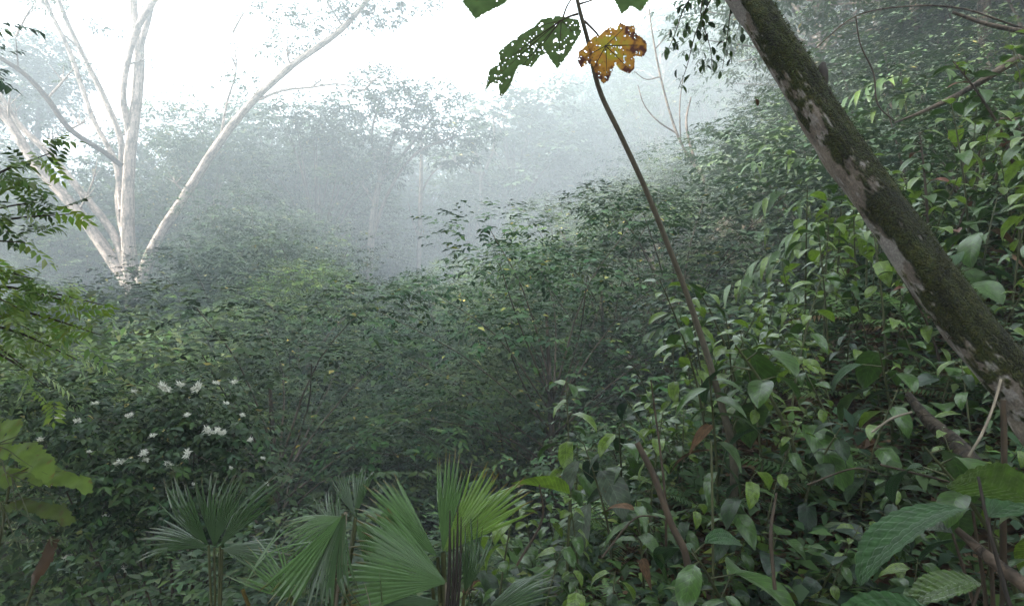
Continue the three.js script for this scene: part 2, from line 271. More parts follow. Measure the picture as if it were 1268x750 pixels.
// a broad-leaved shrub, base at its origin, about 1 m high per unit H
function makeShrub(seed, { H = 2, W = 1.2, clumps = 12, leaves = 1500, len = 0.11, wid = 0.05, set = 'mid', droop = 0.3, stems = 5, mat = M.foliage, low = 0.15, stemMat = M.stemBrown } = {}) {
  const g = rngOf(seed), o = new THREE.Group(), L = new Leaves(), tubes = [];
  for (let k = 0; k < clumps; k++) {
    const t = (k + 0.5) / clumps, y = H * (low + (0.92 - low) * Math.sqrt(t)), a = k * 2.4 + rr(-0.5, 0.5, g), rad = W * Math.sqrt(Math.max(0.02, 1 - Math.pow((y / H - 0.35) / 0.7, 2))) * rr(0.35, 0.8, g);
    const c = V(Math.cos(a) * rad, y, Math.sin(a) * rad), s = rr(0.5, 1.5, g) * W * 0.4;
    clump(L, g, c, V(s, s * rr(0.5, 0.95, g), s), leaves / clumps * clamp(s * s / (W * W * 0.16), 0.4, 1.8), len * rr(0.8, 1.25, g), wid * rr(0.8, 1.2, g), set, droop);
    if (k % Math.ceil(clumps / (stems * 2)) === 0) tubes.push(tube([V(c.x * 0.08, -0.15, c.z * 0.08), V(c.x * 0.35 + rr(-0.1, 0.1, g), y * 0.5, c.z * 0.35), c.clone()], [0.012 * H + 0.008, 0.008 * H, 0.004], 5, { steps: 5, cap: false }));
  }
  part('stem', merged(tubes), stemMat, o); part('foliage', L.build(), mat, o, 'stuff');
  return o;
}
// a forest tree: trunk with limbs, crown of leafy clumps
function makeTree(seed, { H = 10, crownW = 3, crownH = 5, trunkR = 0.16, clumps = 16, leaves = 4500, len = 0.26, wid = 0.13, set = 'mid', lean = 0.5, flat = 0.6, bark = M.bark, mat = M.foliageMatte, droop = 0.3, spread = 0.85, limb = 0.38 } = {}) {
  const g = rngOf(seed), o = new THREE.Group(), L = new Leaves(), tubes = [], lx = rr(-lean, lean, g), lz = rr(-lean, lean, g);
  const y0 = H - crownH, top = V(lx, H - crownH * 0.35, lz), mid = V(lx * 0.3 + rr(-0.2, 0.2, g), y0 * 0.6, lz * 0.3);
  tubes.push(tube([V(0, -0.4, 0), V(rr(-0.1, 0.1, g), y0 * 0.25, rr(-0.1, 0.1, g)), mid, V(lx * 0.7, y0 + crownH * 0.2, lz * 0.7), top], [trunkR * 1.25, trunkR, trunkR * 0.85, trunkR * 0.6, trunkR * 0.25], 7, { steps: 14, cap: false, rough: 0.1 }));
  for (let k = 0; k < clumps; k++) {
    const t = (k + 0.5) / clumps, a = k * 2.39996 + rr(-0.4, 0.4, g), yy = y0 + crownH * (0.12 + 0.8 * t), prof = Math.sqrt(Math.max(0.03, 1 - Math.pow((t - 0.35) / 0.72, 2)));
    const rad = crownW * prof * rr(0.4, 1, g) * spread, c = V(lx * 0.8 + Math.cos(a) * rad, yy + rr(-0.3, 0.3, g), lz * 0.8 + Math.sin(a) * rad), s = crownW * rr(0.2, 0.42, g);
    clump(L, g, c, V(s, s * flat, s), leaves / clumps, len, wid, set, droop, 0.01);
    const from = V(lx * 0.7, y0 + (yy - y0) * 0.45, lz * 0.7);
    tubes.push(tube([from, V(lerp(from.x, c.x, 0.5) + rr(-0.2, 0.2, g), lerp(from.y, c.y, 0.65), lerp(from.z, c.z, 0.5)), c], [trunkR * limb, trunkR * limb * 0.62, trunkR * 0.07], 5, { steps: 6, cap: false }));
  }
  part('trunk', merged(tubes), bark, o); part('crown', L.build(), mat, o, 'stuff');
  return o;
}
const proto = (o, name, label, category, group, placed = true, tones = '') => { o.name = name; o.userData = { label, category, group, base: name, placed, tones }; return o; };

// ------------------------------------------------------------------ prototypes of the forest
const SHRUB = {
  broad: [11, 12, 13].map((s) => proto(makeShrub(s, { H: 2.2, W: 1.15, clumps: 15, leaves: 2500, len: 0.11, wid: 0.05, set: 'mid' }), 'broadleaf_shrub', 'mid green broad leaved shrub', 'shrub', 'broad leaved shrubs', true, 'gloss')),
  dark: [21, 22].map((s) => proto(makeShrub(s, { H: 2.2, W: 1.2, clumps: 15, leaves: 3000, len: 0.088, wid: 0.04, set: 'mid' }), 'dark_shrub', 'dark green small leaved shrub', 'shrub', 'small leaved shrubs', true, 'gloss')),
  light: [31, 32].map((s) => proto(makeShrub(s, { H: 2.4, W: 1.1, clumps: 13, leaves: 1600, len: 0.12, wid: 0.055, set: 'light', stems: 6 }), 'light_green_shrub', 'yellow green open shrub', 'shrub', 'yellow green shrubs')),
  tall: [41, 42, 43].map((s) => proto(makeShrub(s, { H: 4.2, W: 2, clumps: 26, leaves: 7600, len: 0.125, wid: 0.056, set: 'mid', mat: M.foliageMatte, low: 0.1 }), 'tall_shrub', 'tall rounded shrub', 'shrub', 'tall shrubs', true, 'matte')),
};
const TREE = {
  round: [51, 52, 53].map((s) => proto(makeTree(s, { H: 12, crownW: 3.6, crownH: 7.5, clumps: 22, leaves: 6500, len: 0.3, wid: 0.14, set: 'mid' }), 'rounded_tree', 'dense round crowned tree', 'tree', 'round crowned trees', true, 'matte')),
  tall: [61, 62].map((s) => proto(makeTree(s, { H: 16, crownW: 3.4, crownH: 6, trunkR: 0.2, clumps: 18, leaves: 4200, len: 0.3, wid: 0.12, set: 'mid', bark: M.greyBark, flat: 0.45 }), 'slender_tree', 'tall open crowned tree', 'tree', 'open crowned trees', true, 'matte')),
  bushy: [71, 72].map((s) => proto(makeTree(s, { H: 6.5, crownW: 2.3, crownH: 5.2, trunkR: 0.07, clumps: 24, leaves: 9500, len: 0.125, wid: 0.057, set: 'mid' }), 'bushy_tree', 'small bushy tree', 'tree', 'small bushy trees', true, 'matte')),
};

// ------------------------------------------------------------------ the far forest and the valley
const skyline = (px) => { const P = [[-200, 120], [0, 150], [60, 230], [150, 260], [220, 190], [270, 135], [340, 120], [400, 140], [480, 150], [560, 190], [640, 150], [720, 100], [800, 55], [880, 15], [960, -20], [1100, -40], [1400, -100]]; for (let i = 1; i < P.length; i++) if (px < P[i][0]) return lerp(P[i - 1][1], P[i][1], (px - P[i - 1][0]) / (P[i][0] - P[i - 1][0])); return -100; };
function scatter(n, d0, d1, seed, minGap, put, px0 = -60, px1 = 1330) {
  const g = rngOf(seed), done = [];
  for (let k = 0, tries = 0; k < n && tries < n * 30; tries++) {
    const dn = Math.sqrt(lerp(d0 * d0, d1 * d1, g())), px = rr(px0, px1, g), f = farther(px, dn), d = dn * f, x = (px - 634) / FPX * d, z = -d;
    if (done.some((q) => (q[0] - x) ** 2 + (q[1] - z) ** 2 < minGap * minGap * f * f)) continue;
    if (put(px, d, x, z, g, f) !== false) { done.push([x, z]); k++; }
  }
}
const squash = (s, k) => V(s * k, s, s * k);
// hill forest beyond
scatter(56, 66, 100, 301, 5.5, (px, d, x, z, g, f) => { const top = EYE + (375 - skyline(px) - rr(-30, 40, g)) / FPX * d, gy = ground(x, z), h = clamp(top - gy, 8 * f, 15 * f); if (gy + h > top + 8 * f || px < 260 || px > 1020) return false; const p = pick(g() < 0.6 ? TREE.round : TREE.tall, g); copyOf(p, V(x, gy, z), g() * 6.28, squash(h / (p.name === 'slender_tree' ? 16 : 12), rr(0.95, 1.3, g))); });
// valley trees at middle distance
scatter(58, 42, 85, 302, 5, (px, d, x, z, g, f) => { const gy = ground(x, z), top = EYE + (375 - skyline(px) - rr(-70, 10, g)) / FPX * d, h = clamp(top - gy, 6 * f, 22 * f); if (px > 370 && px < 730 && d < 50 * f) return false; const p = pick(g() < 0.7 ? TREE.round : TREE.tall, g); copyOf(p, V(x, gy, z), g() * 6.28, squash(h / (p.name === 'slender_tree' ? 16 : 12), rr(0.9, 1.25, g))); });
scatter(46, 34, 70, 303, 3.2, (px, d, x, z, g, f) => copyOf(pick(TREE.bushy, g), V(x, ground(x, z), z), g() * 6.28, (px > 360 && px < 740 ? rr(0.5, 0.85, g) : rr(0.9, 1.5, g)) * f), -40, 1000);
// tall forest behind and beside the pale tree, stepping down towards the gully
const forest = [81, 82, 83].map((k) => proto(makeTree(k, { H: 16, crownW: 4, crownH: 12.5, trunkR: 0.16, clumps: 46, leaves: 17000, len: 0.21, wid: 0.09, set: k % 2 ? 'mid' : 'mid', flat: 0.55, spread: 1.05, lean: 0.8 }), 'layered_forest_tree', 'tall layered forest tree', 'tree', 'layered forest trees', true, 'matte'));
const stepped = (n, d0, d1, seed, gap, top0, top1, px0, px1, lo, hi) => scatter(n, d0, d1, seed, gap, (px, d, x, z, g, f) => { const gy = ground(x, z) - 0.2, h = EYE + (375 - rr(top0, top1, g)) / FPX * d - gy; if (h < lo * f || h > hi * f) return false; copyOf(pick(forest, g), V(x, gy, z), g() * 6.28, squash(h / 16, rr(0.95, 1.35, g))); }, px0, px1);
stepped(10, 36, 48, 401, 3.2, 105, 190, 215, 400, 8, 26);
stepped(6, 30, 34, 402, 3, 230, 320, 270, 400, 4, 18);
stepped(12, 46, 60, 403, 3.5, 190, 300, 400, 680, 4, 22);
stepped(7, 20, 27, 404, 2.4, 370, 420, 430, 640, 3, 13); stepped(6, 20, 27, 414, 2.4, 375, 420, 60, 300, 3, 13); stepped(4, 20, 27, 424, 2.4, 320, 370, 290, 400, 3, 13);
stepped(7, 36, 46, 405, 3, 200, 300, -60, 110, 6, 22);
stepped(7, 22, 30, 409, 2.2, 225, 335, 265, 385, 4, 18); stepped(6, 22, 30, 410, 2.2, 300, 355, 545, 660, 4, 15); stepped(5, 36, 44, 411, 2.4, 200, 310, -50, 95, 4, 22);
stepped(5, 24, 32, 408, 2.4, 335, 372, 490, 610, 3, 14);
stepped(10, 20, 34, 406, 2.6, 200, 300, 700, 960, 4, 12);
const gullyTree = [91, 92, 93].map((k) => proto(makeTree(k, { H: 10, crownW: 2.7, crownH: 6, trunkR: 0.085, clumps: 26, leaves: 9500, len: 0.12, wid: 0.054, set: k === 92 ? 'mid' : 'mid', flat: 0.5, spread: 1.1, lean: 0.7, bark: M.bark, limb: 0.2 }), 'gully_tree', 'slim tree with a clumped crown', 'tree', 'slim gully trees', true, 'matte'));
scatter(28, 46, 68, 407, 3.4, (px, d, x, z, g, f) => { const gy = ground(x, z) - 0.2, h = EYE + (375 - skyline(px) - rr(-30, 70, g)) / FPX * d - gy; if (h < 7 * f || h > 27 * f) return false; copyOf(pick(forest, g), V(x, gy, z), g() * 6.28, squash(h / 16, rr(0.85, 1.2, g))); }, 600, 980);
// thicket of the gully and its far slope: a leafy wall whose tops follow wallTop()
const wallTop = (px) => { const P = [[-100, 400], [150, 420], [300, 400], [380, 380], [480, 410], [560, 390], [650, 360], [720, 300], [800, 240], [880, 215], [950, 190], [1050, 120], [1150, 60], [1400, 0]]; for (let i = 1; i < P.length; i++) if (px < P[i][0]) return lerp(P[i - 1][1], P[i][1], (px - P[i - 1][0]) / (P[i][0] - P[i - 1][0])); return 0; };
scatter(46, 24, 40, 304, 2.3, (px, d, x, z, g, f) => { if (px < 240 && d > 27 * f && g() < 0.6) return false; const gy = ground(x, z) - 0.1, top = EYE + (375 - wallTop(px) + rr(-15, 70, g)) / FPX * d; copyOf(pick(SHRUB.tall, g), V(x, gy, z), g() * 6.28, clamp((top - gy) / 4.2, 0.7 * f, 1.9 * f)); });
scatter(40, 11, 21, 305, 1.75, (px, d, x, z, g, f) => { if (px > 870 && d < 15 * f) return false; const gy = ground(x, z) - 0.1, top = EYE + (375 - wallTop(px) - rr(-75, 130, g)) / FPX * d, h = top - gy; if (h < 2.5 * f || h > 14 * f) return false; const p = pick(gullyTree, g); copyOf(p, V(x, gy, z), g() * 6.28, squash(h / 10, clamp(rr(0.75, 1.5, g) * 10 * f / h, 0.7, 2))); }, 230, 1250);
scatter(16, 12.5, 20, 315, 1.6, (px, d, x, z, g, f) => { const p = pick(SHRUB.light, g); copyOf(p, V(x, ground(x, z) - 0.1, z), g() * 6.28, squash((EYE + (375 - rr(380, 450, g)) / FPX * d - ground(x, z)) / 2.4, 0.75)); }, -40, 240);
const onBank = (x, z) => { const d = -z; return x > -0.6 && x > (d - 5.2) * 1.25 - 0.1 && d < 9.6; };          // the near bank, left to herbs
scatter(60, 7, 13, 306, 1.0, (px, d, x, z, g, f) => { if (onBank(x, z) || (px > 870 && px < 1090)) return false; const k = g(); copyOf(pick(k < 0.2 ? SHRUB.broad : k < 0.95 ? SHRUB.dark : SHRUB.light, g), V(x, ground(x, z) - 0.1, z), g() * 6.28, squash(rr(0.6, 1.0, g) * f, 1.25)); }, -20, 1290);

scatter(38, 9.8, 16, 316, 1.1, (px, d, x, z, g, f) => { if (onBank(x, z) || (px > 880 && px < 1090 && d < 14.5)) return false; copyOf(pick(g() < 0.75 ? SHRUB.dark : SHRUB.broad, g), V(x, ground(x, z) - 0.1, z), g() * 6.28, squash(rr(1.0, 1.8, g) * f, 1.15)); }, 900, 1310);
for (const [px, dn, s] of [[110, 21, 1.1], [165, 22, 1.15], [215, 21, 1.05], [70, 20, 1], [255, 22, 1.1]]) { const d = dn * farther(px, dn), p = onGround(px, d); copyOf(SHRUB.tall[px % 3], V(p.x, p.y - 0.1, p.z), px, (EYE + (375 - rr(360, 380)) / FPX * d - p.y) / 4.2); }
scatter(22, 5, 8, 317, 0.6, (px, d, x, z, g) => { if (onBank(x, z) && px > 600) return false; const gy = ground(x, z), top = EYE - (rr(650, 740, g) - 375) / FPX * d, k = clamp((top - gy) / 2.2, 0.3, 1.4); copyOf(pick(g() < 0.7 ? SHRUB.dark : SHRUB.broad, g), V(x, gy - 0.1, z), g() * 6.28, squash(k, 1.3)); }, 250, 650);
// ------------------------------------------------------------------ pale many-stemmed tree rising from the valley
{
  const D = 32 * farther(165, 32), base = V(dirOf(165, 400, D).x, 0, -D); base.y = ground(base.x, base.z);
  const t = thing('pale_tree', 'tall pale barked tree with many bare spreading limbs rising from the valley', 'tree', base);
  const at = (px, py, dd = 0) => dirOf(px, py, D + dd).sub(base), w = (px) => px / FPX * D / 2 * 0.74;
  const limb = (name, pts, px, mat = M.paleBark, sides = 10) => part(name, tube(pts, px.map(w), sides, { rough: 0.07, freq: 0.8, seed: pts[0].x, steps: pts.length * 6, cap: false }), mat, t).userData.path = pts;
  limb('trunk', [V(0.2, -0.6, 0), at(166, 470), at(164, 365), at(158, 290), at(160, 200), at(170, 110), at(172, 60), at(166, 20, 0.5), at(160, -60, 1), at(140, -150, 2)], [34, 30, 25, 21, 18, 17, 15, 12, 10, 5], M.paleBark, 14);
  limb('limb', [at(174, 350), at(190, 305, -0.5), at(230, 240, -1), at(272, 175, -2), at(310, 128, -2.5), at(360, 82, -3), at(425, 34, -3), at(470, -20, -3.5), at(520, -90, -4)], [24, 17, 15, 14, 12, 11, 9, 7, 3]);
  limb('limb', [at(160, 352), at(136, 318, 0.5), at(96, 262, 1), at(45, 205, 1.5), at(10, 150, 2), at(-20, 105, 2), at(-60, 20, 2)], [24, 20, 17, 16, 15, 13, 7]);
  limb('limb', [at(158, 335), at(140, 290, 1.5), at(106, 245, 2.5), at(60, 190, 3), at(20, 150, 4), at(-30, 60, 4)], [18, 13, 12, 11, 9, 6]);
  limb('limb', [at(156, 300), at(146, 250, 2), at(150, 180, 3), at(128, 120, 3.5), at(98, 60, 4), at(72, 0, 4), at(50, -80, 4)], [14, 11, 10, 10, 8, 7, 4]);
  limb('limb', [at(150, 260, 1), at(142, 200, 2), at(116, 150, 2), at(84, 60, 2), at(60, 10, 1), at(40, -60, 1)], [10, 9, 8, 8, 6, 4]);
  limb('limb', [at(160, 170), at(152, 120, -1), at(157, 80, -1), at(172, 30, -1.5), at(196, -10, -2), at(215, -80, -2)], [11, 10, 9, 10, 9, 5]);
  limb('limb', [at(172, 62), at(184, 20, 0), at(192, -20, 0), at(210, -100, 0)], [11, 9, 8, 4]);
  limb('limb', [at(318, 124, -2.6), at(350, 112, -2), at(385, 108, -1.5), at(420, 104, -1), at(450, 112, -1)], [5, 4, 3.4, 3, 1.5]);
  limb('limb', [at(150, 205, -1), at(128, 188, -3), at(86, 160, -5), at(58, 122, -6), at(30, 92, -7), at(0, 72, -8), at(-40, 50, -9)], [9, 8, 8.5, 8, 7, 6, 4], M.bark);
  limb('limb', [at(22, 86, -7.2), at(20, 60, -7.2), at(19, 45, -7.2)], [3, 2, 1], M.bark, 6);
  limb('limb', [at(272, 178, -2), at(280, 130, -1), at(292, 85, -1), at(288, 40, 0)], [5, 3.5, 2.5, 1.2]);
  const g = rngOf(900), twigs = [], tips = [];
  for (const l of t.children.filter((m) => m.name === 'limb')) l.userData.path?.forEach((p, i, all) => { if (i < 2 || g() < 0.25) return; const out = V(rr(-1, 1, g), rr(0.3, 1.2, g), rr(-0.8, 0.8, g)).normalize().multiplyScalar(rr(2, 6, g)), m = p.clone().addScaledVector(out, 0.5).add(V(rr(-0.3, 0.3, g), 0, 0)), e = p.clone().add(out); twigs.push(tube([p, m, e], [w(4), w(3), w(1)], 5, { cap: false })); tips.push(e); for (let k = 0; k < 3; k++) { const e2 = m.clone().add(V(rr(-1.7, 1.7, g), rr(0.5, 2.5, g), rr(-1.4, 1.4, g))); twigs.push(tube([m, e2], [w(2.2), w(0.8)], 4, { cap: false, steps: 2 })); if (g() < 0.5) tips.push(e2); } });
  part('twig', merged(twigs), M.paleBark, t);
  const L = new Leaves(); for (const e of tips) if (g() < 0.75) clump(L, g, e, V(1.7, 0.8, 1.7), 34, 0.48, 0.2, 'mid', 0.3, 0.01);
  for (const [px, py, dd, r] of [[400, 20, -3, 34], [455, 12, -3, 40], [425, -20, -3, 40], [370, 40, -3, 26], [480, 20, -3, 22], [340, 8, -2, 24], [135, 35, 2, 18], [215, 180, 5, 24], [340, 60, -3, 22], [300, 100, -2, 20], [30, -30, 2, 60], [150, -60, 1, 50], [215, -60, -1, 45], [520, -60, -3, 60], [520, 0, -3, 24], [60, -110, 2, 75], [160, -140, 1, 80], [260, -120, -1, 75], [360, -110, -2, 75], [460, -130, -3, 75], [100, -230, 2, 80], [220, -240, 0, 85], [340, -230, -2, 85], [570, -150, -3, 70]]) clump(L, g, at(px, py, dd), V(r, r * 0.45, r).multiplyScalar(D / FPX), r * r * 0.55, 0.58, 0.25, 'mid', 0.3, 0.01);  // the large clumps above the frame are added for their shade
  part('crown', L.build(), M.foliageMatte, t, 'stuff');
}
// ------------------------------------------------------------------ single trees that stand out in the mist
function hazeTree(name, label, base, trunk, limbs, clumps, set, bark, per = 1, leaf = [0.3, 0.11]) {      // everything given in photograph directions at the tree's own distance
  const bpx = base[0], f = farther(...base), D = base[1] * f, b = onGround(bpx, D), t = thing(name, label, 'tree', b), at = (px, py, dd = 0) => dirOf(px, py, D + dd).sub(b), w = (px) => px / FPX * D / 2;
  const tr = [V(0, -0.5, 0), ...trunk.map((q) => at(q[0], q[1], q[3] ?? 0))];
  part('trunk', tube(tr, [trunk[0][2] * 1.3, ...trunk.map((q) => q[2])].map(w), 9, { rough: 0.08, steps: tr.length * 5, cap: false }), bark, t);
  for (const l of limbs) part('limb', tube(l.map((q) => at(q[0], q[1], q[3] ?? 0)), l.map((q) => w(q[2])), 6, { steps: l.length * 4, cap: false }), bark, t);
  const L = new Leaves(), g = rngOf(bpx * 7 + 1);
  for (const [px, py, rx, ry, dd = 0] of clumps) clump(L, g, at(px, py, dd), V(rx, ry, rx).multiplyScalar(D / FPX), rx * ry * 0.55 * per, leaf[0] * f, leaf[1] * f, set, 0.25, 0.01);
  part('crown', L.build(), M.foliageMatte, t, 'stuff');
  return t;
}
hazeTree('umbrella_tree', 'forest tree with a wide layered crown on a forked pale trunk in the mist', [458, 37], [[458, 400, 10], [457, 340, 9], [462, 270, 9], [470, 225, 7], [490, 160, 4]],
  [[[460, 300, 5], [480, 240, 4, -1], [515, 190, 3, -2], [560, 170, 2, -3]], [[463, 250, 5], [440, 215, 4, 1], [410, 180, 3, 2], [395, 150, 2, 2]], [[470, 225, 5], [500, 190, 4, 2], [540, 140, 3, 3]], [[470, 220, 4], [460, 170, 3], [470, 120, 2]]],
  [[400, 145, 34, 16, 2], [395, 190, 30, 14, 1], [430, 175, 36, 14, -1], [440, 130, 40, 15, 1], [470, 105, 38, 15], [500, 130, 36, 15, -2], [540, 120, 34, 14, 2], [530, 155, 40, 13, -1], [575, 165, 40, 13, -3], [560, 195, 30, 9, -3], [500, 180, 30, 12, 1], [470, 205, 34, 10, 2], [410, 215, 26, 10]], 'mid', M.greyBark, 3.2, [0.3, 0.14]);
hazeTree('crooked_tree', 'thin white trunked tree with pale forked limbs deep in the mist', [594, 46], [[594, 375, 6], [592, 300, 6], [596, 225, 5], [590, 190, 4], [580, 160, 2]],
  [[[592, 215, 4], [570, 205, 4], [548, 180, 3], [540, 160, 2]], [[596, 222, 4], [612, 180, 3], [610, 140, 2]], [[565, 200, 3], [560, 175, 2], [566, 150, 1]]], [[545, 165, 22, 9], [610, 130, 26, 12], [575, 140, 26, 10], [640, 160, 26, 10]], 'mid', M.greyBark, 2);
hazeTree('pole_trunk_tree', 'straight thin pale trunk beside the umbrella crowned tree', [518, 42], [[517, 370, 5], [519, 310, 6], [521, 230, 5], [522, 170, 3]], [[[520, 300, 3], [510, 270, 2], [505, 250, 1]], [[521, 240, 3], [535, 215, 2], [548, 205, 1]]], [[520, 165, 24, 10], [500, 205, 18, 8]], 'mid', M.greyBark, 2);
hazeTree('twin_stem_tree', 'slim tree with two splayed pale stems above the misty slope', [688, 50], [[688, 320, 5], [686, 270, 5], [682, 220, 4], [680, 180, 2]], [[[690, 300, 3], [702, 270, 3], [716, 245, 2], [725, 230, 1]]], [[680, 175, 34, 12], [710, 215, 26, 9], [655, 190, 26, 9]], 'mid', M.greyBark, 2);
hazeTree('dark_crowned_tree', 'dark round crowned tree behind the bare limbs of the pale tree', [40, 42], [[40, 330, 10], [42, 240, 9], [46, 160, 7], [50, 110, 4]], [[[44, 190, 5], [20, 130, 4], [5, 100, 2]], [[46, 160, 4], [75, 110, 3]]], [[45, 70, 40, 22], [15, 85, 32, 20, 1], [75, 95, 30, 18], [50, 110, 40, 20], [20, 130, 34, 18], [70, 135, 30, 16], [40, 155, 30, 12], [-20, 120, 40, 30], [60, 60, 30, 16], [30, 100, 36, 18]], 'mid', M.bark, 3.6, [0.32, 0.17]);
hazeTree('ribbon_tree', 'slender light green tree with a feathery crown in front of the misty wood', [386, 17], [[386, 600, 8], [384, 520, 7], [381, 440, 6], [372, 380, 4]], [[[382, 450, 4], [410, 410, 3], [430, 390, 2]], [[380, 430, 4], [345, 390, 3], [325, 370, 2]]],
  [[375, 340, 46, 17], [335, 360, 40, 15, 0.4], [410, 350, 40, 15, -0.4], [440, 390, 40, 16], [320, 395, 36, 15], [375, 385, 50, 18, -0.6], [420, 430, 40, 16], [345, 435, 40, 16], [300, 430, 26, 14], [455, 440, 22, 13], [385, 470, 36, 14]], 'light', M.stemPale, 1.7, [0.12, 0.052]);
{ // thin bare sapling with pale stems above the shrub slope
  const D = 20 * farther(870, 20), b = onGround(870, D), t = thing('bare_sapling', 'thin pale almost leafless sapling with forking twigs above the shrub slope', 'tree', b), at = (px, py, dd = 0) => dirOf(px, py, D + dd).sub(b), w = (px) => px / FPX * D / 2;
  for (const [name, pts, ws] of [['trunk', [V(0, -0.3, 0), at(885, 300), at(874, 228), at(858, 190), at(850, 150), at(856, 120)], [7, 6, 5, 4, 3, 1.5]], ['limb', [at(872, 222), at(845, 180), at(830, 140), at(815, 80), at(805, 20), at(800, -30)], [4, 3.5, 3, 2.4, 1.8, 1]], ['limb', [at(838, 165), at(815, 150), at(798, 130), at(790, 105)], [2.4, 2, 1.6, 1]], ['limb', [at(818, 95), at(800, 98), at(785, 88)], [1.8, 1.4, 1]], ['limb', [at(843, 175), at(842, 130), at(846, 95)], [2, 1.6, 1]], ['limb', [at(812, 60), at(830, 40), at(845, 25)], [1.6, 1.2, 0.8]]]) part(name, tube(pts, ws.map(w), 6, { steps: pts.length * 4, cap: false }), M.greyBark, t);
  const L = new Leaves(), g = rngOf(77); for (const [px, py] of [[855, 128], [775, 92], [848, 95], [850, 25]]) clump(L, g, at(px, py), V(0.45, 0.15, 0.45), 14, 0.22, 0.09, 'mid'); part('foliage', L.build(), M.foliageMatte, t, 'stuff');
}

// ------------------------------------------------------------------ dark trees that roof the steep slope, and unseen ones added for shade
const canopy = [1, 2, 3].map((k) => proto(makeTree(500 + k, { H: 11, crownW: 4.4, crownH: 7.5, trunkR: 0.17, clumps: 34, leaves: 11000, len: 0.2, wid: 0.085, set: 'mid', bark: M.darkBark, flat: 0.5, spread: 1, mat: M.foliage }), 'slope_tree', 'dark spreading tree roofing the steep slope', 'tree', 'dark trees on the steep slope', false));
[[1010, 19, 1.0, 0], [1120, 15, 0.95, 1], [1250, 14, 1.05, 2], [1180, 20, 1.2, 0], [1330, 11, 1, 1], [1240, 11, 0.85, 0], [1140, 12.5, 0.9, 2], [1090, 26, 1.2, 2], [980, 30, 1.1, 1]].forEach(([px, dn, s, k], i) => { const f = farther(px, dn), p = onGround(px, dn * f); copyOf(canopy[k], V(p.x, p.y - 0.2, p.z), i * 1.7, s * f); });
const addedShadeTree = proto(makeTree(540, { H: 20, crownW: 8, crownH: 11.5, trunkR: 0.32, clumps: 70, leaves: 32000, len: 0.3, wid: 0.17, set: 'mid', bark: M.darkBark, flat: 0.5, spread: 1, mat: M.foliage }), 'added_shade_tree', 'tall unseen tree added to shade the viewpoint', 'tree', 'unseen trees added for shade round the viewpoint', false);  // out of view, added so its crown darkens the near air and plants
for (const [x, z, s, turn] of [[-9.5, -2.2, 1, 0.4], [13, -9, 1, 1], [17, -15, 1.1, 2.2], [3, 13, 0.9, 4], [-8, 6, 0.95, 1.9], [-21, -7, 1.2, 2.6]]) { const r = Math.hypot(x, z), q = r < 14 ? 1 : (9 + (r - 9) * 1.5) / r; copyOf(addedShadeTree, V(x * q, ground(x * q, z * q) - 0.2, z * q), turn, s * q); }

const addedTallTree = proto(makeTree(560, { H: 36, crownW: 11, crownH: 16, trunkR: 0.6, clumps: 70, leaves: 34000, len: 0.46, wid: 0.26, set: 'mid', bark: M.bark, flat: 0.5, spread: 1, mat: M.foliageMatte }), 'added_tall_shade_tree', 'very tall unseen tree added to keep sun off the gully', 'tree', 'very tall trees added for shade beside the clearing', false);  // out of view, added to block the sun from gully and slope
for (const [x, z, s, turn] of [[-31, -12, 1, 0], [-40, -29, 1.05, 2], [-24, 2, 1, 4], [-58, -48, 1.1, 1], [-52, -16, 1.05, 3], [-46, 4, 1, 5]]) copyOf(addedTallTree, V(x, ground(x, z) - 0.3, z), turn, s);

// ------------------------------------------------------------------ leaning mossy trunk
const mossyMat = (() => {
  const W = 512, H = 1024;
  const cover = (u, v) => { const a = Math.abs((((u % 1) + 1) % 1) - 0.5) * 2; return smooth(0.3, 0.44, (1 - a) * 0.68 + 0.8 * (tfbm(u, v, 8, 4) - 0.45) + 0.4 * (tfbm(u, v, 32, 3) - 0.42) + 0.08); };   // moss mat grows round u = 0.5, the upper side
  const map = texOf(W, H, (u, v) => {
    const m = cover(u, v), n1 = tfbm(u, v, 16, 4), n2 = tn(u * 128, v * 256, 256), li = smooth(0.46, 0.54, tfbm(u + 0.3, v, 12, 4)), k = 0.35 + 0.45 * n1 + 0.15 * (n2 - 0.5);
    let c = [k * 1.02, k * 0.95, k * 0.88]; c = c.map((x) => lerp(x, 0.7 + 0.2 * n2, li * 0.6));
    const mo = 0.05 + 0.3 * n1 + 0.2 * (n2 - 0.4), g = tn(u * 40 + 9, v * 80, 80); const mc = [mo * (0.8 + 0.3 * g), mo * (0.98 + 0.15 * g), mo * 0.4];
    return c.map((x, i) => lerp(x, mc[i], m));
  }, true, true);
  const bmp = texOf(W, H, (u, v) => { const m = cover(u, v); return lerp(0.35 * tfbm(u, v, 32, 4), 0.35 + 0.4 * tfbm(u, v, 32, 3) + 0.3 * tn(u * 128, v * 256, 256), m); }, false, true);
  const m = new THREE.MeshStandardMaterial({ color: rgb(0.5, 0.48, 0.46), map, bumpMap: bmp, bumpScale: 0.03, roughness: 0.95 });
  return { m, cover };
})();
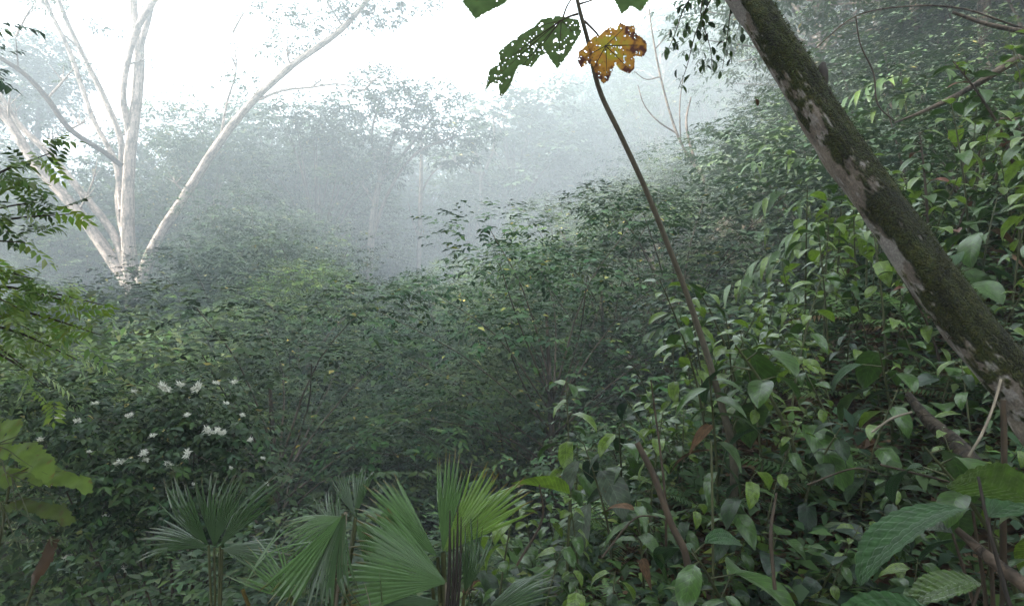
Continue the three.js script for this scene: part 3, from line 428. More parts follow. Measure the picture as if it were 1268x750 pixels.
{
  const b = dirOf(1440, 745, 2.85); b.y = ground(b.x, b.z) - 0.1; const t = thing('leaning_mossy_tree', 'thick leaning trunk covered in dark moss and pale lichen crossing above the bank', 'tree', b);
  const P = [b.clone(), dirOf(1400, 680, 2.9), dirOf(1290, 516, 3.0), dirOf(1200, 405, 3.05), dirOf(1120, 295, 3.15), dirOf(1040, 180, 3.3), dirOf(975, 75, 3.45), dirOf(928, 0, 3.6), dirOf(850, -130, 3.9), dirOf(760, -290, 4.2), dirOf(690, -480, 4.5)].map((p) => p.sub(b));
  const rad = [0.15, 0.136, 0.122, 0.112, 0.107, 0.103, 0.1, 0.097, 0.09, 0.075, 0.05], sides = 40, steps = 150;
  const g = tube(P, rad, sides, { rough: 0.17, freq: 2.2, seed: 4, steps });
  const uv = g.attributes.uv, want = V(0.55, 0.35, 0.75).normalize(); let turn = 0, most = -2; for (let j = 0; j < sides; j++) { const k = 75 * (sides + 1) + j, q = V(g.attributes.normal.getX(k), g.attributes.normal.getY(k), g.attributes.normal.getZ(k)).dot(want); if (q > most) { most = q; turn = 0.5 - j / sides; } }
  for (let i = 0; i <= steps; i++) for (let j = 0; j <= sides; j++) { const k = i * (sides + 1) + j; uv.setXY(k, j / sides + turn, uv.getY(k) * 0.62); }
  
  part('trunk', g, mossyMat.m, t);
  // fringe of moss shoots standing off the mossy side
  const M2 = new Leaves(), gg = rngOf(41), pa = g.attributes.position, na = g.attributes.normal, A = V(0, 0, 0), O = V(0, 0, 0), N = V(0, 0, 0);
  for (let n = 0; n < 15000; n++) {
    const i = Math.floor(gg() * steps), j = Math.floor(gg() * sides), k = i * (sides + 1) + j;
    const u = ((uv.getX(k) % 1) + 1) % 1, v = uv.getY(k); if (mossyMat.cover(u, ((v % 1) + 1) % 1) < 0.5) continue;
    const f = gg(), h = gg(); O.set(0, 0, 0); for (const [q, w] of [[k, (1 - f) * (1 - h)], [k + 1, f * (1 - h)], [k + sides + 1, (1 - f) * h], [k + sides + 2, f * h]]) O.add(V(pa.getX(q), pa.getY(q), pa.getZ(q)).multiplyScalar(w));
    N.set(na.getX(k), na.getY(k), na.getZ(k)); A.copy(N).add(V(rr(-0.7, 0.7, gg), rr(-0.7, 0.5, gg), rr(-0.7, 0.7, gg))).normalize();
    const c = rr(0.6, 1.5, gg), gr = 1 + 0.5 * nz(O.x * 5, O.y * 5, O.z * 5); M2.add(O, A, V(rr(-1, 1, gg), rr(-1, 1, gg), rr(-1, 1, gg)), rr(0.008, 0.026, gg) * (0.7 + 2.2 * Math.max(0, fbm(O.x * 9, O.y * 9, O.z * 9, 2))), rr(0.003, 0.006, gg), [0.04 * c, 0.046 * c * gr, 0.012 * c]);
  }
  part('moss', M2.build(), M.foliageMatte, t, 'stuff');
  const s0 = dirOf(1012, 118, 3.42).sub(b), s1 = dirOf(1020, 78, 3.46).sub(b);
  part('branch_stub', tube([s0, V(0, 0, 0).lerpVectors(s0, s1, 0.4).add(V(0.012, 0, 0)), V(0, 0, 0).lerpVectors(s0, s1, 0.75), s1], [0.035, 0.036, 0.033, 0.014], 9, { rough: 0.25, freq: 12, steps: 10 }), M.stemBlack, t);
  part('twig', tube([dirOf(958, 22, 3.5).sub(b), dirOf(968, 20, 3.5).sub(b), dirOf(971, 18, 3.5).sub(b)], [0.008, 0.006, 0.002], 5), M.stemBlack, t);
  // its leafy crown above the frame, enlarged to shade the gully
  const C = new Leaves(), lt = []; for (const [px, py, d, r] of [[560, -560, 5.2, 1.2], [760, -640, 4.8, 1.0], [300, -420, 7.5, 1.6], [520, -380, 8.5, 1.8], [380, -360, 10, 1.8], [600, -340, 10.5, 1.9], [180, -440, 8.5, 1.7]]) { const c = dirOf(px, py, d).sub(b); clump(C, gg, c, V(r, r * 0.5, r), 1300, 0.13, 0.06, 'mid'); lt.push(tube([P[8], V(0, 0, 0).lerpVectors(P[8], c, 0.6).add(V(0, 0.2, 0)), c], [0.05, 0.03, 0.01], 6)); }
  part('limb', merged(lt), M.darkBark, t); part('crown', C.build(), M.foliage, t, 'stuff');
}
// ------------------------------------------------------------------ slim sapling with two huge eaten leaves
function eatenLeaf(outline, stalk, cell, holes, seed, frame, colour) {      // blade cut from an outline; leaf beetles' holes are real gaps
  const g = rngOf(seed), xs = outline.map((q) => q[0]), ys = outline.map((q) => q[1]), x0 = Math.min(...xs), x1 = Math.max(...xs), y0 = Math.min(...ys), y1 = Math.max(...ys);
  const inside = (x, y) => { let c = false; for (let i = 0, j = outline.length - 1; i < outline.length; j = i++) { const [xi, yi] = outline[i], [xj, yj] = outline[j]; if ((yi > y) !== (yj > y) && x < (xj - xi) * (y - yi) / (yj - yi) + xi) c = !c; } return c; };
  const bite = (x, y) => { const a = fbm(x * 0.045 + seed, y * 0.045, seed * 2.1, 3), b = nz(x * 0.13, y * 0.13, seed + 4), z = fbm(x * 0.012, y * 0.012, seed + 1, 2); return Math.max(a - 0.3, b * 0.7 - 0.42 + z * 0.5) + (holes - 100) * 0.002; };
  const H = []; while (false) { const x = rr(x0, x1, g), y = rr(y0, y1, g); if (inside(x, y) && Math.hypot(x - stalk[0], y - stalk[1]) > 20) H.push([x, y, rr(2.5, 7, g) * (0.5 + g())]); }
  const pos = [], col = [], uv = [], idx = [], map = new Map();
  const vert = (i, j) => { const k = i * 4096 + j; if (!map.has(k)) { const x = x0 + i * cell + nz(i * 0.9, j * 0.9, seed) * cell * 0.55, y = y0 + j * cell + nz(i * 0.9, j * 0.9, seed + 9) * cell * 0.55, p = frame(x - stalk[0], y - stalk[1]); map.set(k, pos.length / 3); pos.push(p.x, p.y, p.z); const rim = smooth(-0.1, -0.01, bite(x, y)), cc = colour(x, y, g); col.push(lerp(cc[0], 0.11, rim * 0.75), lerp(cc[1], 0.065, rim * 0.75), lerp(cc[2], 0.025, rim * 0.75)); uv.push((x - x0) / (x1 - x0), (y - y0) / (y1 - y0)); } return map.get(k); };
  for (let i = 0; i * cell < x1 - x0; i++) for (let j = 0; j * cell < y1 - y0; j++) {
    const x = x0 + (i + 0.5) * cell, y = y0 + (j + 0.5) * cell; if (!inside(x, y) || (bite(x, y) > 0.0 && Math.hypot(x - stalk[0], y - stalk[1]) > 22)) continue;
    const a = vert(i, j), b = vert(i + 1, j), c = vert(i + 1, j + 1), d = vert(i, j + 1); idx.push(a, d, b, b, d, c);
  }
  const q = new THREE.BufferGeometry(); q.setAttribute('position', new THREE.Float32BufferAttribute(pos, 3)); q.setAttribute('color', new THREE.Float32BufferAttribute(col, 3)); q.setAttribute('uv', new THREE.Float32BufferAttribute(uv, 2)); q.setIndex(idx); q.computeVertexNormals(); return q;
}
{
  const b = dirOf(908, 560, 4.6); b.y = ground(b.x, b.z) - 0.1; const t = thing('slim_sapling', 'slim bare sapling stem bent over the gully with huge insect eaten leaves', 'tree', b);
  const at = (px, py, d) => dirOf(px, py, d).sub(b);
  part('stem', tube([V(0, 0, 0), at(908, 560, 4.6), at(893, 500, 4.55), at(876, 440, 4.5), at(852, 368, 4.4), at(830, 310, 4.3), at(800, 235, 4.2), at(770, 170, 4.1), at(742, 110, 4.0), at(728, 50, 3.95), at(715, 0, 3.9), at(706, -60, 3.85)], [0.033, 0.03, 0.026, 0.023, 0.02, 0.019, 0.018, 0.017, 0.016, 0.014, 0.012, 0.01], 10, { rough: 0.06, freq: 6, steps: 60 }), new THREE.MeshStandardMaterial({ color: rgb(0.15, 0.14, 0.11), map: rep(stemTex, 4, 3), roughness: 0.85 }), t);
  const Z = 3.75, D = 3.9, k = D / FPX / Z;                      // outline units to metres at the leaf's distance
  const frameOf = (px, py, d, tiltX, tiltY) => { const o = at(px, py, d); return (dx, dy) => V(o.x + dx * k, o.y - dy * k , o.z + dx * k * tiltX + dy * k * tiltY - 0.0005 * k * (dx * dx + dy * dy)); };
  const veinTubes = (f, ends, mat, parent) => part('vein', merged(ends.map(([x, y, r]) => tube([f(0, 0), f(x * 0.5, y * 0.5), f(x, y)].map((p) => p.add(V(0, 0, 0.004))), [r, r * 0.7, r * 0.25], 5, { cap: false }))), mat, parent);
  const fA = frameOf(695, 25, 3.9, 0.1, -0.1), A = part('leaf', eatenLeaf([[585, 95], [600, 150], [550, 230], [490, 305], [455, 260], [440, 235], [410, 245], [370, 290], [330, 280], [310, 275], [290, 310], [265, 365], [220, 410], [210, 345], [180, 335], [145, 365], [165, 280], [220, 250], [212, 205], [300, 150], [380, 115], [410, 85], [490, 75], [540, 85]], [505, 95], 4.2, 110, 3, fA, (x, y) => { const n = 0.75 + 0.6 * (fbm(x * 0.02, y * 0.02, 2) + 0.25); return [0.1 * n, 0.16 * n, 0.05 * n]; }), leafMat(rgb(1, 1, 1), { vc: true, tr: 0.5, coat: 0.1 }), t);
  A.userData.label = 'huge green lobed leaf full of holes';
  veinTubes(fA, [[-290, 175, 0.004], [-330, 240, 0.003], [-280, 290, 0.003], [-10, 200, 0.003], [60, 60, 0.003], [-150, 180, 0.003], [-200, 40, 0.002]], M.stemBrown, A);
  const fB = frameOf(750, 57, 3.85, -0.15, -0.1), B = part('leaf', eatenLeaf([[740, 125], [770, 135], [785, 100], [825, 115], [855, 105], [860, 140], [890, 155], [915, 175], [920, 210], [905, 240], [860, 245], [858, 300], [835, 325], [790, 310], [765, 285], [755, 310], [735, 360], [710, 375], [680, 345], [665, 310], [640, 290], [605, 312], [590, 280], [595, 240], [620, 220], [645, 190], [660, 170], [690, 165], [710, 145]], [718, 212], 4.2, 110, 8, fB, (x, y) => { const r = Math.hypot(x - 740, y - 210) / 170 + fbm(x * 0.03, y * 0.03, 5) * 1.1, m = smooth(0.55, 0.95, r), h = smooth(0.1, 0.5, r); return [lerp(lerp(0.42, 0.5, h), 0.1, m), lerp(lerp(0.36, 0.24, h), 0.035, m), lerp(0.04, 0.03, m)]; }), leafMat(rgb(1, 1, 1), { vc: true, tr: 0.5, coat: 0.05 }), t);
  B.userData.label = 'withered orange lobed leaf with brown ragged edges';
  veinTubes(fB, [[-70, 130, 0.003], [10, 140, 0.003], [110, 90, 0.003], [180, -20, 0.003], [90, -90, 0.003], [-110, 60, 0.003]], M.stemBrown, B);
  const petiole = (pts, r) => part('petiole', tube(pts, r, 6, { cap: false }), M.stemBrown, t);
  petiole([at(716, 17, 3.9), at(706, 20, 3.9), at(695, 25, 3.9)], [0.009, 0.007, 0.006]); petiole([at(724, 26, 3.93), at(738, 40, 3.9), at(750, 57, 3.85)], [0.008, 0.006, 0.005]);
  petiole([at(717, 5, 3.9), at(733, 0, 3.88), at(745, -6, 3.85)], [0.007, 0.005, 0.004]); petiole([at(697, 22, 3.9), at(702, 8, 3.9), at(712, -8, 3.9)], [0.006, 0.005, 0.004]);
  for (const [px, py, out, s, q] of [[615, -20, [[560, -130], [640, -160], [720, -90], [690, 20], [610, 90], [530, 120], [470, 150], [440, 110], [400, 60], [470, 0]], 5, 0.9], [780, -22, [[560, -60], [640, -80], [700, -30], [690, 60], [640, 130], [590, 100], [545, 140], [500, 60], [520, 10]], 6, 0.9]]) { const f = frameOf(px, py, 3.85, 0.1, -0.1); part('leaf', eatenLeaf(out.map(([x, y]) => [lerp(580, x, q), lerp(0, y, q)]), [580, -10], 5, 40, s, f, (x, y) => { const n = 0.75 + 0.6 * (fbm(x * 0.02, y * 0.02, 4) + 0.25); return [0.1 * n, 0.17 * n, 0.05 * n]; }), A.material, t); }
}
// ------------------------------------------------------------------ twigs of an epiphyte hanging beside the leaning trunk
{
  const o = dirOf(905, -40, 3.7), t = thing('hanging_twig', 'leafy twig hanging from the leaning mossy trunk', 'branch', o), L = rngOf(8), geos = [1, 2, 3].map((s) => leafGeo(0.062, 0.03, { form: 'elliptic', seed: s, bend: 0.3, nl: 4, nw: 2 })), tw = [];
  for (const path of [[[905, -40], [880, 0], [862, 40], [850, 85], [840, 110]], [[905, -40], [905, 10], [900, 50], [895, 85]], [[880, -30], [850, 5], [835, 45], [828, 60]], [[905, -40], [918, 0], [912, 50]], [[880, -30], [868, 15], [880, 60], [882, 90]]]) {
    const pts = path.map(([x, y], i) => dirOf(x, y, 3.7 + i * 0.04).sub(o)); tw.push(tube(pts, [0.006, 0.003, 0.0015], 4, { cap: false }));
    const c = new THREE.CatmullRomCurve3(pts); for (let i = 2; i < 24; i++) { const p = c.getPoint(i / 24).add(V(rr(-0.05, 0.05, L), rr(-0.03, 0.03, L), rr(-0.05, 0.05, L))), m = part('leaf', pick(geos, L), i % 3 ? M.midGreen : M.darkGreen, t); m.position.copy(p); m.rotation.set(rr(0.3, 1.4, L), rr(0, 6.28, L), rr(-0.5, 0.5, L), 'YXZ'); m.scale.setScalar(rr(0.7, 1.15, L)); }
  }
  part('twig', merged(tw), M.stemBrown, t);
  const q = dirOf(936, 122, 3.5), h = thing('dangling_dead_leaf', 'small curled dead leaf dangling from a thread beside the mossy trunk', 'leaf', q);
  part('blade', leafGeo(0.06, 0.02, { form: 'lance', bend: 0.9, fold: 1.2 }), M.deadBrown, h).rotation.set(1.5, 0.4, 0.2); part('thread', tube([V(0, 0, 0), V(0.01, 0.3, 0), V(0.0, 0.75, 0.02)], [0.0008, 0.0008, 0.0008], 4), M.stemBrown, h);
}

// ------------------------------------------------------------------ plants of the near bank, leaf by leaf
const LEAF = {
  ovate: [1, 2, 3].map((s) => leafGeo(0.15, 0.075, { form: 'ovate', seed: s, bend: 0.3 + s * 0.12, fold: 0.25, wave: 0.03, nibble: 0.2 })),
  small: [4, 5].map((s) => leafGeo(0.105, 0.055, { form: 'elliptic', seed: s, bend: 0.35, fold: 0.3, wave: 0.03, nl: 5 })),
  lance: [6, 7].map((s) => leafGeo(0.22, 0.055, { form: 'lance', seed: s, bend: 0.55, fold: 0.35, wave: 0.02, nl: 7, nw: 2 })),
  heart: [8, 9].map((s) => leafGeo(0.13, 0.11, { form: 'heart', seed: s, bend: 0.4, fold: 0.2, wave: 0.04 })),
  obovate: [10, 11].map((s) => leafGeo(0.24, 0.11, { form: 'obovate', seed: s, bend: 0.5, fold: 0.2, wave: 0.035, ribs: 9, ribDepth: 0.004 })),
  ginger: [12, 13, 14].map((s) => leafGeo(0.44, 0.078, { form: 'lance', seed: s, bend: 0.5 + 0.15 * (s - 13), fold: 0.3, wave: 0.012, nl: 8, nw: 2 })),
  big: [15, 16].map((s) => leafGeo(0.32, 0.15, { form: 'elliptic', seed: s, bend: 0.6, fold: 0.2, wave: 0.03, nl: 8, ribs: 8, ribDepth: 0.005 })),
};
function makeHerb(seed, { H = 0.7, n = 12, shapes = LEAF.ovate, mats = [M.midGreen], opp = false, pet = 0.03, lean = 0.2, stem = M.stem, r = 0.006, from = 0.2, s0 = 0.8, s1 = 1.15, rise = 0.5 } = {}) {
  const g = rngOf(seed), o = new THREE.Group(), lx = rr(-lean, lean, g), lz = rr(-lean, lean, g), pts = [V(0, -0.1, 0), V(lx * 0.3, H * 0.4, lz * 0.3), V(lx * 0.8, H * 0.75, lz * 0.8), V(lx * 1.3, H, lz * 1.3)], c = new THREE.CatmullRomCurve3(pts), tubes = [tube(pts, [r * 1.4, r, r * 0.8, r * 0.4], 5, { steps: 8, cap: false })], leaves = [];
  for (let k = 0; k < n; k++) {
    const t = lerp(from, 1, opp ? Math.floor(k / 2) / Math.ceil(n / 2 - 0.5 || 1) : (k + 0.5) / n), p = c.getPoint(Math.min(1, t)), yaw = opp ? Math.floor(k / 2) * 1.57 + (k % 2) * Math.PI + rr(-0.3, 0.3, g) : k * 2.4 + rr(-0.4, 0.4, g), pitch = rr(-0.35, 0.55, g) - rise * (t - 0.5), len = pet * rr(0.7, 1.4, g) * (1.3 - 0.6 * t);
    const d = V(Math.sin(yaw) * Math.cos(pitch), -Math.sin(pitch) + 0.3, Math.cos(yaw) * Math.cos(pitch)), e = p.clone().addScaledVector(d, len);
    if (len > 0.015) tubes.push(tube([p, e], [r * 0.5, r * 0.35], 4, { steps: 1, cap: false }));
    leaves.push([pick(shapes, g), pick(mats, g), e, pitch + 0.1, yaw, rr(-0.35, 0.35, g), rr(s0, s1, g) * (g() < 0.25 ? rr(0.5, 0.8, g) : 1) * (1.12 - 0.3 * Math.abs(t - 0.55))]);
  }
  part('stem', merged(tubes), stem, o);
  for (const [ge, m, e, a, y, b, s] of leaves) { const l = part('leaf', ge, m, o); l.position.copy(e); l.rotation.set(a, y, b, 'YXZ'); l.scale.setScalar(s); }
  return o;
}
const herbs = (seeds, name, label, group, opt) => seeds.map((s) => proto(makeHerb(s, opt), name, label, 'plant', group));
const HERB = {
  broad: herbs([601, 602, 603], 'broadleaf_herb', 'mid green herb with oval pointed leaves', 'oval leaved herbs', { H: 0.7, n: 13, mats: [M.midGreen, M.midGreen, M.midGreen, M.darkGreen, M.limeGreen] }),
  dark: herbs([611, 612], 'dark_leaved_herb', 'glossy dark green herb', 'dark glossy herbs', { H: 0.55, n: 13, shapes: LEAF.ovate.concat(LEAF.small), mats: [M.darkGreen, M.darkGreen, M.blueGreen], opp: true }),
  lime: herbs([621, 622], 'lime_leaved_sapling', 'slender sapling with bright yellow green leaves', 'bright green saplings', { H: 1.0, n: 14, shapes: LEAF.ovate.concat(LEAF.small), mats: [M.limeGreen, M.limeGreen, M.midGreen], lean: 0.3, from: 0.4 }),
  lance: herbs([631, 632], 'lance_leaved_herb', 'herb with long narrow drooping leaves', 'narrow leaved herbs', { H: 0.75, n: 14, shapes: LEAF.lance, mats: [M.lanceGreen, M.lanceGreen, M.midGreen, M.lanceGreen, M.lanceGreen, M.lanceGreen, M.deadBrown], lean: 0.35, pet: 0.015 }),
  pale: herbs([641, 642], 'pale_leaved_herb', 'herb with large pale paddle shaped leaves', 'pale shiny herbs', { H: 0.5, n: 9, shapes: LEAF.obovate, mats: [M.paleGreen, M.paleGreen, M.spotGrey], from: 0.45 }),
  heart: herbs([651, 652], 'heart_leaved_climber', 'low climber with heart shaped leaves', 'heart leaved climbers', { H: 0.5, n: 12, shapes: LEAF.heart, mats: [M.blueGreen, M.blueGreen, M.midGreen], pet: 0.07 }),
  spot: herbs([661], 'spotted_leaf_herb', 'herb with large grey spotted leaves', 'grey spotted herbs', { H: 0.6, n: 8, shapes: LEAF.big, mats: [M.spotGrey, M.blueGreen, M.darkGreen], from: 0.5, pet: 0.08, s0: 0.55, s1: 0.85 }),
  red: herbs([671], 'red_tipped_shrub', 'leafy shrub with reddish young shoots', 'red tipped shrubs', { H: 1.0, n: 26, shapes: LEAF.ovate, mats: [M.midGreen, M.lanceGreen, M.midGreen, M.lanceGreen, M.midGreen, M.limeGreen, M.lanceGreen, M.redYoung], lean: 0.3, r: 0.01, stem: M.stemBrown }),
  big: herbs([691, 692], 'big_leaved_herb', 'herb with a few large arching ribbed leaves', 'large leaved herbs', { H: 0.75, n: 8, shapes: LEAF.big, mats: [M.midGreen, M.lanceGreen, M.ribGreen, M.ribLime], from: 0.35, pet: 0.1, s0: 0.7, s1: 1.1, lean: 0.3, r: 0.009 }),
  tiny: herbs([681, 682], 'small_leaved_herb', 'bushy herb crowded with small leaves', 'small leaved herbs', { H: 0.45, n: 20, shapes: LEAF.small, mats: [M.midGreen, M.limeGreen, M.midGreen, M.darkGreen], lean: 0.25 }),
};
const bankTop = (px) => { const P = [[560, 640], [640, 590], [700, 545], [800, 470], [900, 425], [1000, 390], [1080, 345], [1120, 250], [1180, 215], [1300, 200]]; for (let i = 1; i < P.length; i++) if (px < P[i][0]) return lerp(P[i - 1][1], P[i][1], (px - P[i - 1][0]) / (P[i][0] - P[i - 1][0])); return 200; };
scatter(215, 2.5, 9.6, 701, 0.27, (px, d, x, z, g) => {
  if (!onBank(x, z) || (d < 2.9 && px < 800)) return false;
  if (d > 5 && g() < 0.35) return false;
  const k = d > 4.2 && g() < 0.3 ? 0.45 : g(), far = d > 5.5;
  const set = px > 1120 && d > 5 && k < 0.35 ? HERB.red : k < 0.27 ? HERB.broad : k < 0.41 ? HERB.dark : k < 0.53 ? HERB.lime : k < 0.65 ? HERB.lance : k < 0.7 ? HERB.pale : k < 0.79 ? HERB.heart : k < 0.81 ? HERB.spot : k < 0.9 ? HERB.big : HERB.tiny;
  copyOf(pick(set, g), V(x, ground(x, z), z), g() * 6.28, rr(0.7, 1.35, g) * (far ? 1.4 : d > 4 ? 1.2 : 1));
});
// the plants that stand out at the edge of the gully
for (const [px, d, h, set, s] of [[800, 4.2, 0, HERB.lime, 1.15], [840, 5.2, 0, HERB.lime, 1.3], [890, 5.8, 0, HERB.lime, 1.25], [660, 3.6, 0, HERB.broad, 1.1], [720, 4, 0, HERB.lime, 0.9], [940, 4, 0, HERB.lime, 1.05], [850, 2.75, 0, HERB.pale, 0.95], [960, 3, 0, HERB.spot, 0.9], [1020, 3, 0, HERB.spot, 0.8], [1000, 3.4, 0, HERB.heart, 1.1], [640, 3.2, 0, HERB.lance, 1], [600, 3.1, 0, HERB.broad, 0.9]]) { const p = onGround(px, d); copyOf(pick(set), p, rr(0, 6.28), s); }
// ferns
{
  const frond = (seed) => { const q = rngOf(seed), L = new Leaves(), n = 16; for (let i = 0; i < n; i++) for (const s of [-1, 1]) { const t = i / n, z = 0.06 + t * 0.5, len = 0.11 * Math.sin(Math.PI * (0.18 + 0.82 * t)) + 0.012; L.add(V(0, 0.25 * z - 0.75 * z * z, z), V(s, rr(-0.35, -0.1, q), 0.35).normalize(), V(0, 1, 0.1), len, 0.024, [rr(0.85, 1.15, q), 1, 1], 0.2, 0.4); } return L.build(); };
  const geos = [1, 2, 3].map(frond), mats = [leafMat(rgb(0.05, 0.12, 0.022), { vc: true }), leafMat(rgb(0.09, 0.18, 0.03), { vc: true }), leafMat(rgb(0.15, 0.1, 0.04), { vc: true, coat: 0 })];
  const rachis = tube([V(0, 0, 0), V(0, 0.05, 0.2), V(0, -0.02, 0.4), V(0, -0.09, 0.55)], [0.004, 0.003, 0.002, 0.001], 4, { cap: false }), kinds = [0, 1].map((k) => { const g = rngOf(900 + k), o = new THREE.Group(); for (let i = 0; i < 9; i++) { const f = part('frond', pick(geos, g), mats[i === 8 ? 2 : k], o); f.rotation.set(rr(-0.7, -0.1, g), i * 2.4 + rr(-0.3, 0.3, g), 0, 'YXZ'); f.scale.setScalar(rr(0.7, 1.1, g)); const r = part('rachis', rachis, M.stem, f); } return proto(o, 'fern', 'small fern with arching feathery fronds', 'fern', 'ferns'); });
  for (const [px, d, s] of [[700, 3.3, 0.8], [780, 3.6, 0.9], [930, 3.3, 0.8], [1080, 3.2, 0.8], [1010, 4.4, 1], [870, 4.5, 1], [1120, 4.2, 1], [760, 4.8, 1], [1160, 5.5, 1.2], [980, 5.6, 1.1], [1060, 6.4, 1.3], [900, 2.8, 0.7], [620, 3.5, 0.8], [1210, 4.6, 1]]) { const p = onGround(px, d); copyOf(kinds[px % 20 ? 0 : 1], V(p.x, p.y + 0.15, p.z), px, s * 1.1); }
}
// seedlings and creepers that carpet the bank, and fallen leaves: nobody could count them
function carpet(name, label, count, geo, mat, d0, d1, seed, s0, s1, lift, tint) {
  const g = rngOf(seed), m = new THREE.InstancedMesh(geo, mat, count), q = new THREE.Object3D(); let k = 0;
  for (let t = 0; t < count * 8 && k < count; t++) { const d = Math.sqrt(lerp(d0 * d0, d1 * d1, g())), x = (rr(380, 1330, g) - 634) / FPX * d, z = -d; if (x < -0.9 || (d > 6 && !onBank(x, z))) continue; q.position.set(x, ground(x, z) + rr(0, lift, g), z); q.rotation.set(rr(-0.35, 0.35, g), g() * 6.28, rr(-0.35, 0.35, g)); q.scale.setScalar(rr(s0, s1, g)); q.updateMatrix(); m.setMatrixAt(k, q.matrix); m.setColorAt(k, rgb(...tint(g))); k++; }
  m.count = k; m.name = name; tag(m, label, name.split('_').pop(), null, 'stuff'); m.castShadow = m.receiveShadow = true; scene.add(m);
}
{
  const sprig = (seed) => { const g = rngOf(seed), L = new Leaves(); for (let i = 0; i < 9; i++) { const a = i * 2.4, t = i / 9; L.add(V(Math.cos(a) * 0.02, 0.03 + t * 0.13, Math.sin(a) * 0.02), V(Math.cos(a), rr(-0.3, 0.5, g), Math.sin(a)).normalize(), V(rr(-0.3, 0.3, g), 1, rr(-0.3, 0.3, g)), rr(0.06, 0.1, g), rr(0.03, 0.045, g), [1, 1, 1], 0.25, 0.3); } return L.build(); };
  const tint = (g) => tone(g() < 0.55 ? 'mid' : g() < 0.6 ? 'mid' : 'light', g);
  carpet('ground_cover', 'low seedlings and creepers carpeting the near bank', 1700, sprig(1), M.foliage, 2, 9.6, 811, 0.7, 1.6, 0.12, tint);
  carpet('seedling_cover', 'knee high seedlings between the herbs of the near bank', 600, sprig(2), M.foliage, 2.2, 9.6, 812, 1.1, 2.1, 0.3, tint);
  const dead = new Leaves(); dead.add(V(0, 0.01, -0.05), V(0, 0.15, 1).normalize(), UP, 0.12, 0.055, [1, 1, 1], 0.6, 0.3);
  carpet('leaf_litter', 'dead brown leaves lying between the herbs', 3500, dead.build(), M.foliageMatte, 1.6, 9.6, 813, 0.6, 1.5, 0.02, (g) => { const k = rr(0.5, 1.5, g); return [0.16 * k, 0.1 * k, 0.06 * k]; });
}
// ------------------------------------------------------------------ big ribbed leaves
function aim(m, from, to, roll = 0, up = UP) { const z = V(0, 0, 0).subVectors(to, from).normalize(), x = V(0, 0, 0).crossVectors(up, z).normalize(), y = V(0, 0, 0).crossVectors(z, x); m.position.copy(from); m.quaternion.setFromRotationMatrix(new THREE.Matrix4().makeBasis(x, y, z)); m.rotateZ(roll); return m; }
{
  const mk = (name, label, bpx, bd, specs) => { const b = onGround(bpx, bd), t = thing(name, label, 'plant', b), st = []; for (const [x0, y0, d0, x1, y1, d1, w, mat, roll, bend] of specs) { const p = dirOf(x0, y0, d0).sub(b), q = dirOf(x1, y1, d1).sub(b), len = p.distanceTo(q) * 1.08; st.push(tube([V(0, 0, 0), V(p.x * 0.5, p.y * 0.65, p.z * 0.5), p], [0.012, 0.009, 0.006], 6, { cap: false })); aim(part('leaf', leafGeo(len, w, { form: 'elliptic', bend, fold: 0.22, wave: 0.015, nl: 60, nw: 12, ribs: 12, ribDepth: 0.007, seed: x0 * 0.01, nibble: 0.08 }), mat, t), p, q, roll); } part('stem', merged(st), M.stemBrown, t); return t; };
  mk('ribbed_leaf_plant', 'plant with huge ribbed dark green leaves spreading over the bank', 1235, 2.55, [[1205, 632, 2.55, 1046, 628, 2.45, 0.24, M.ribGreen, 0.15, 0.5], [1225, 640, 2.5, 1330, 580, 2.6, 0.26, M.ribGreen, 0.3, 0.3], [1180, 660, 2.7, 1110, 640, 2.95, 0.16, M.spotGrey, -0.2, 0.4]]);
  mk('upright_leaf_plant', 'plant with one large yellow green leaf seen from its edge', 1285, 2.4, [[1290, 625, 2.35, 1168, 566, 2.4, 0.2, M.ribLime, 0.95, 0.35]]);
  mk('low_ribbed_plant', 'low plant with ribbed arched leaves beside the fallen pale log', 1130, 2.1, [[1170, 770, 2.1, 1035, 745, 2.05, 0.22, M.ribGreen, -0.5, 0.7], [1215, 722, 2.25, 1135, 712, 2.2, 0.12, M.ribLime, -0.3, 0.5]]);
}
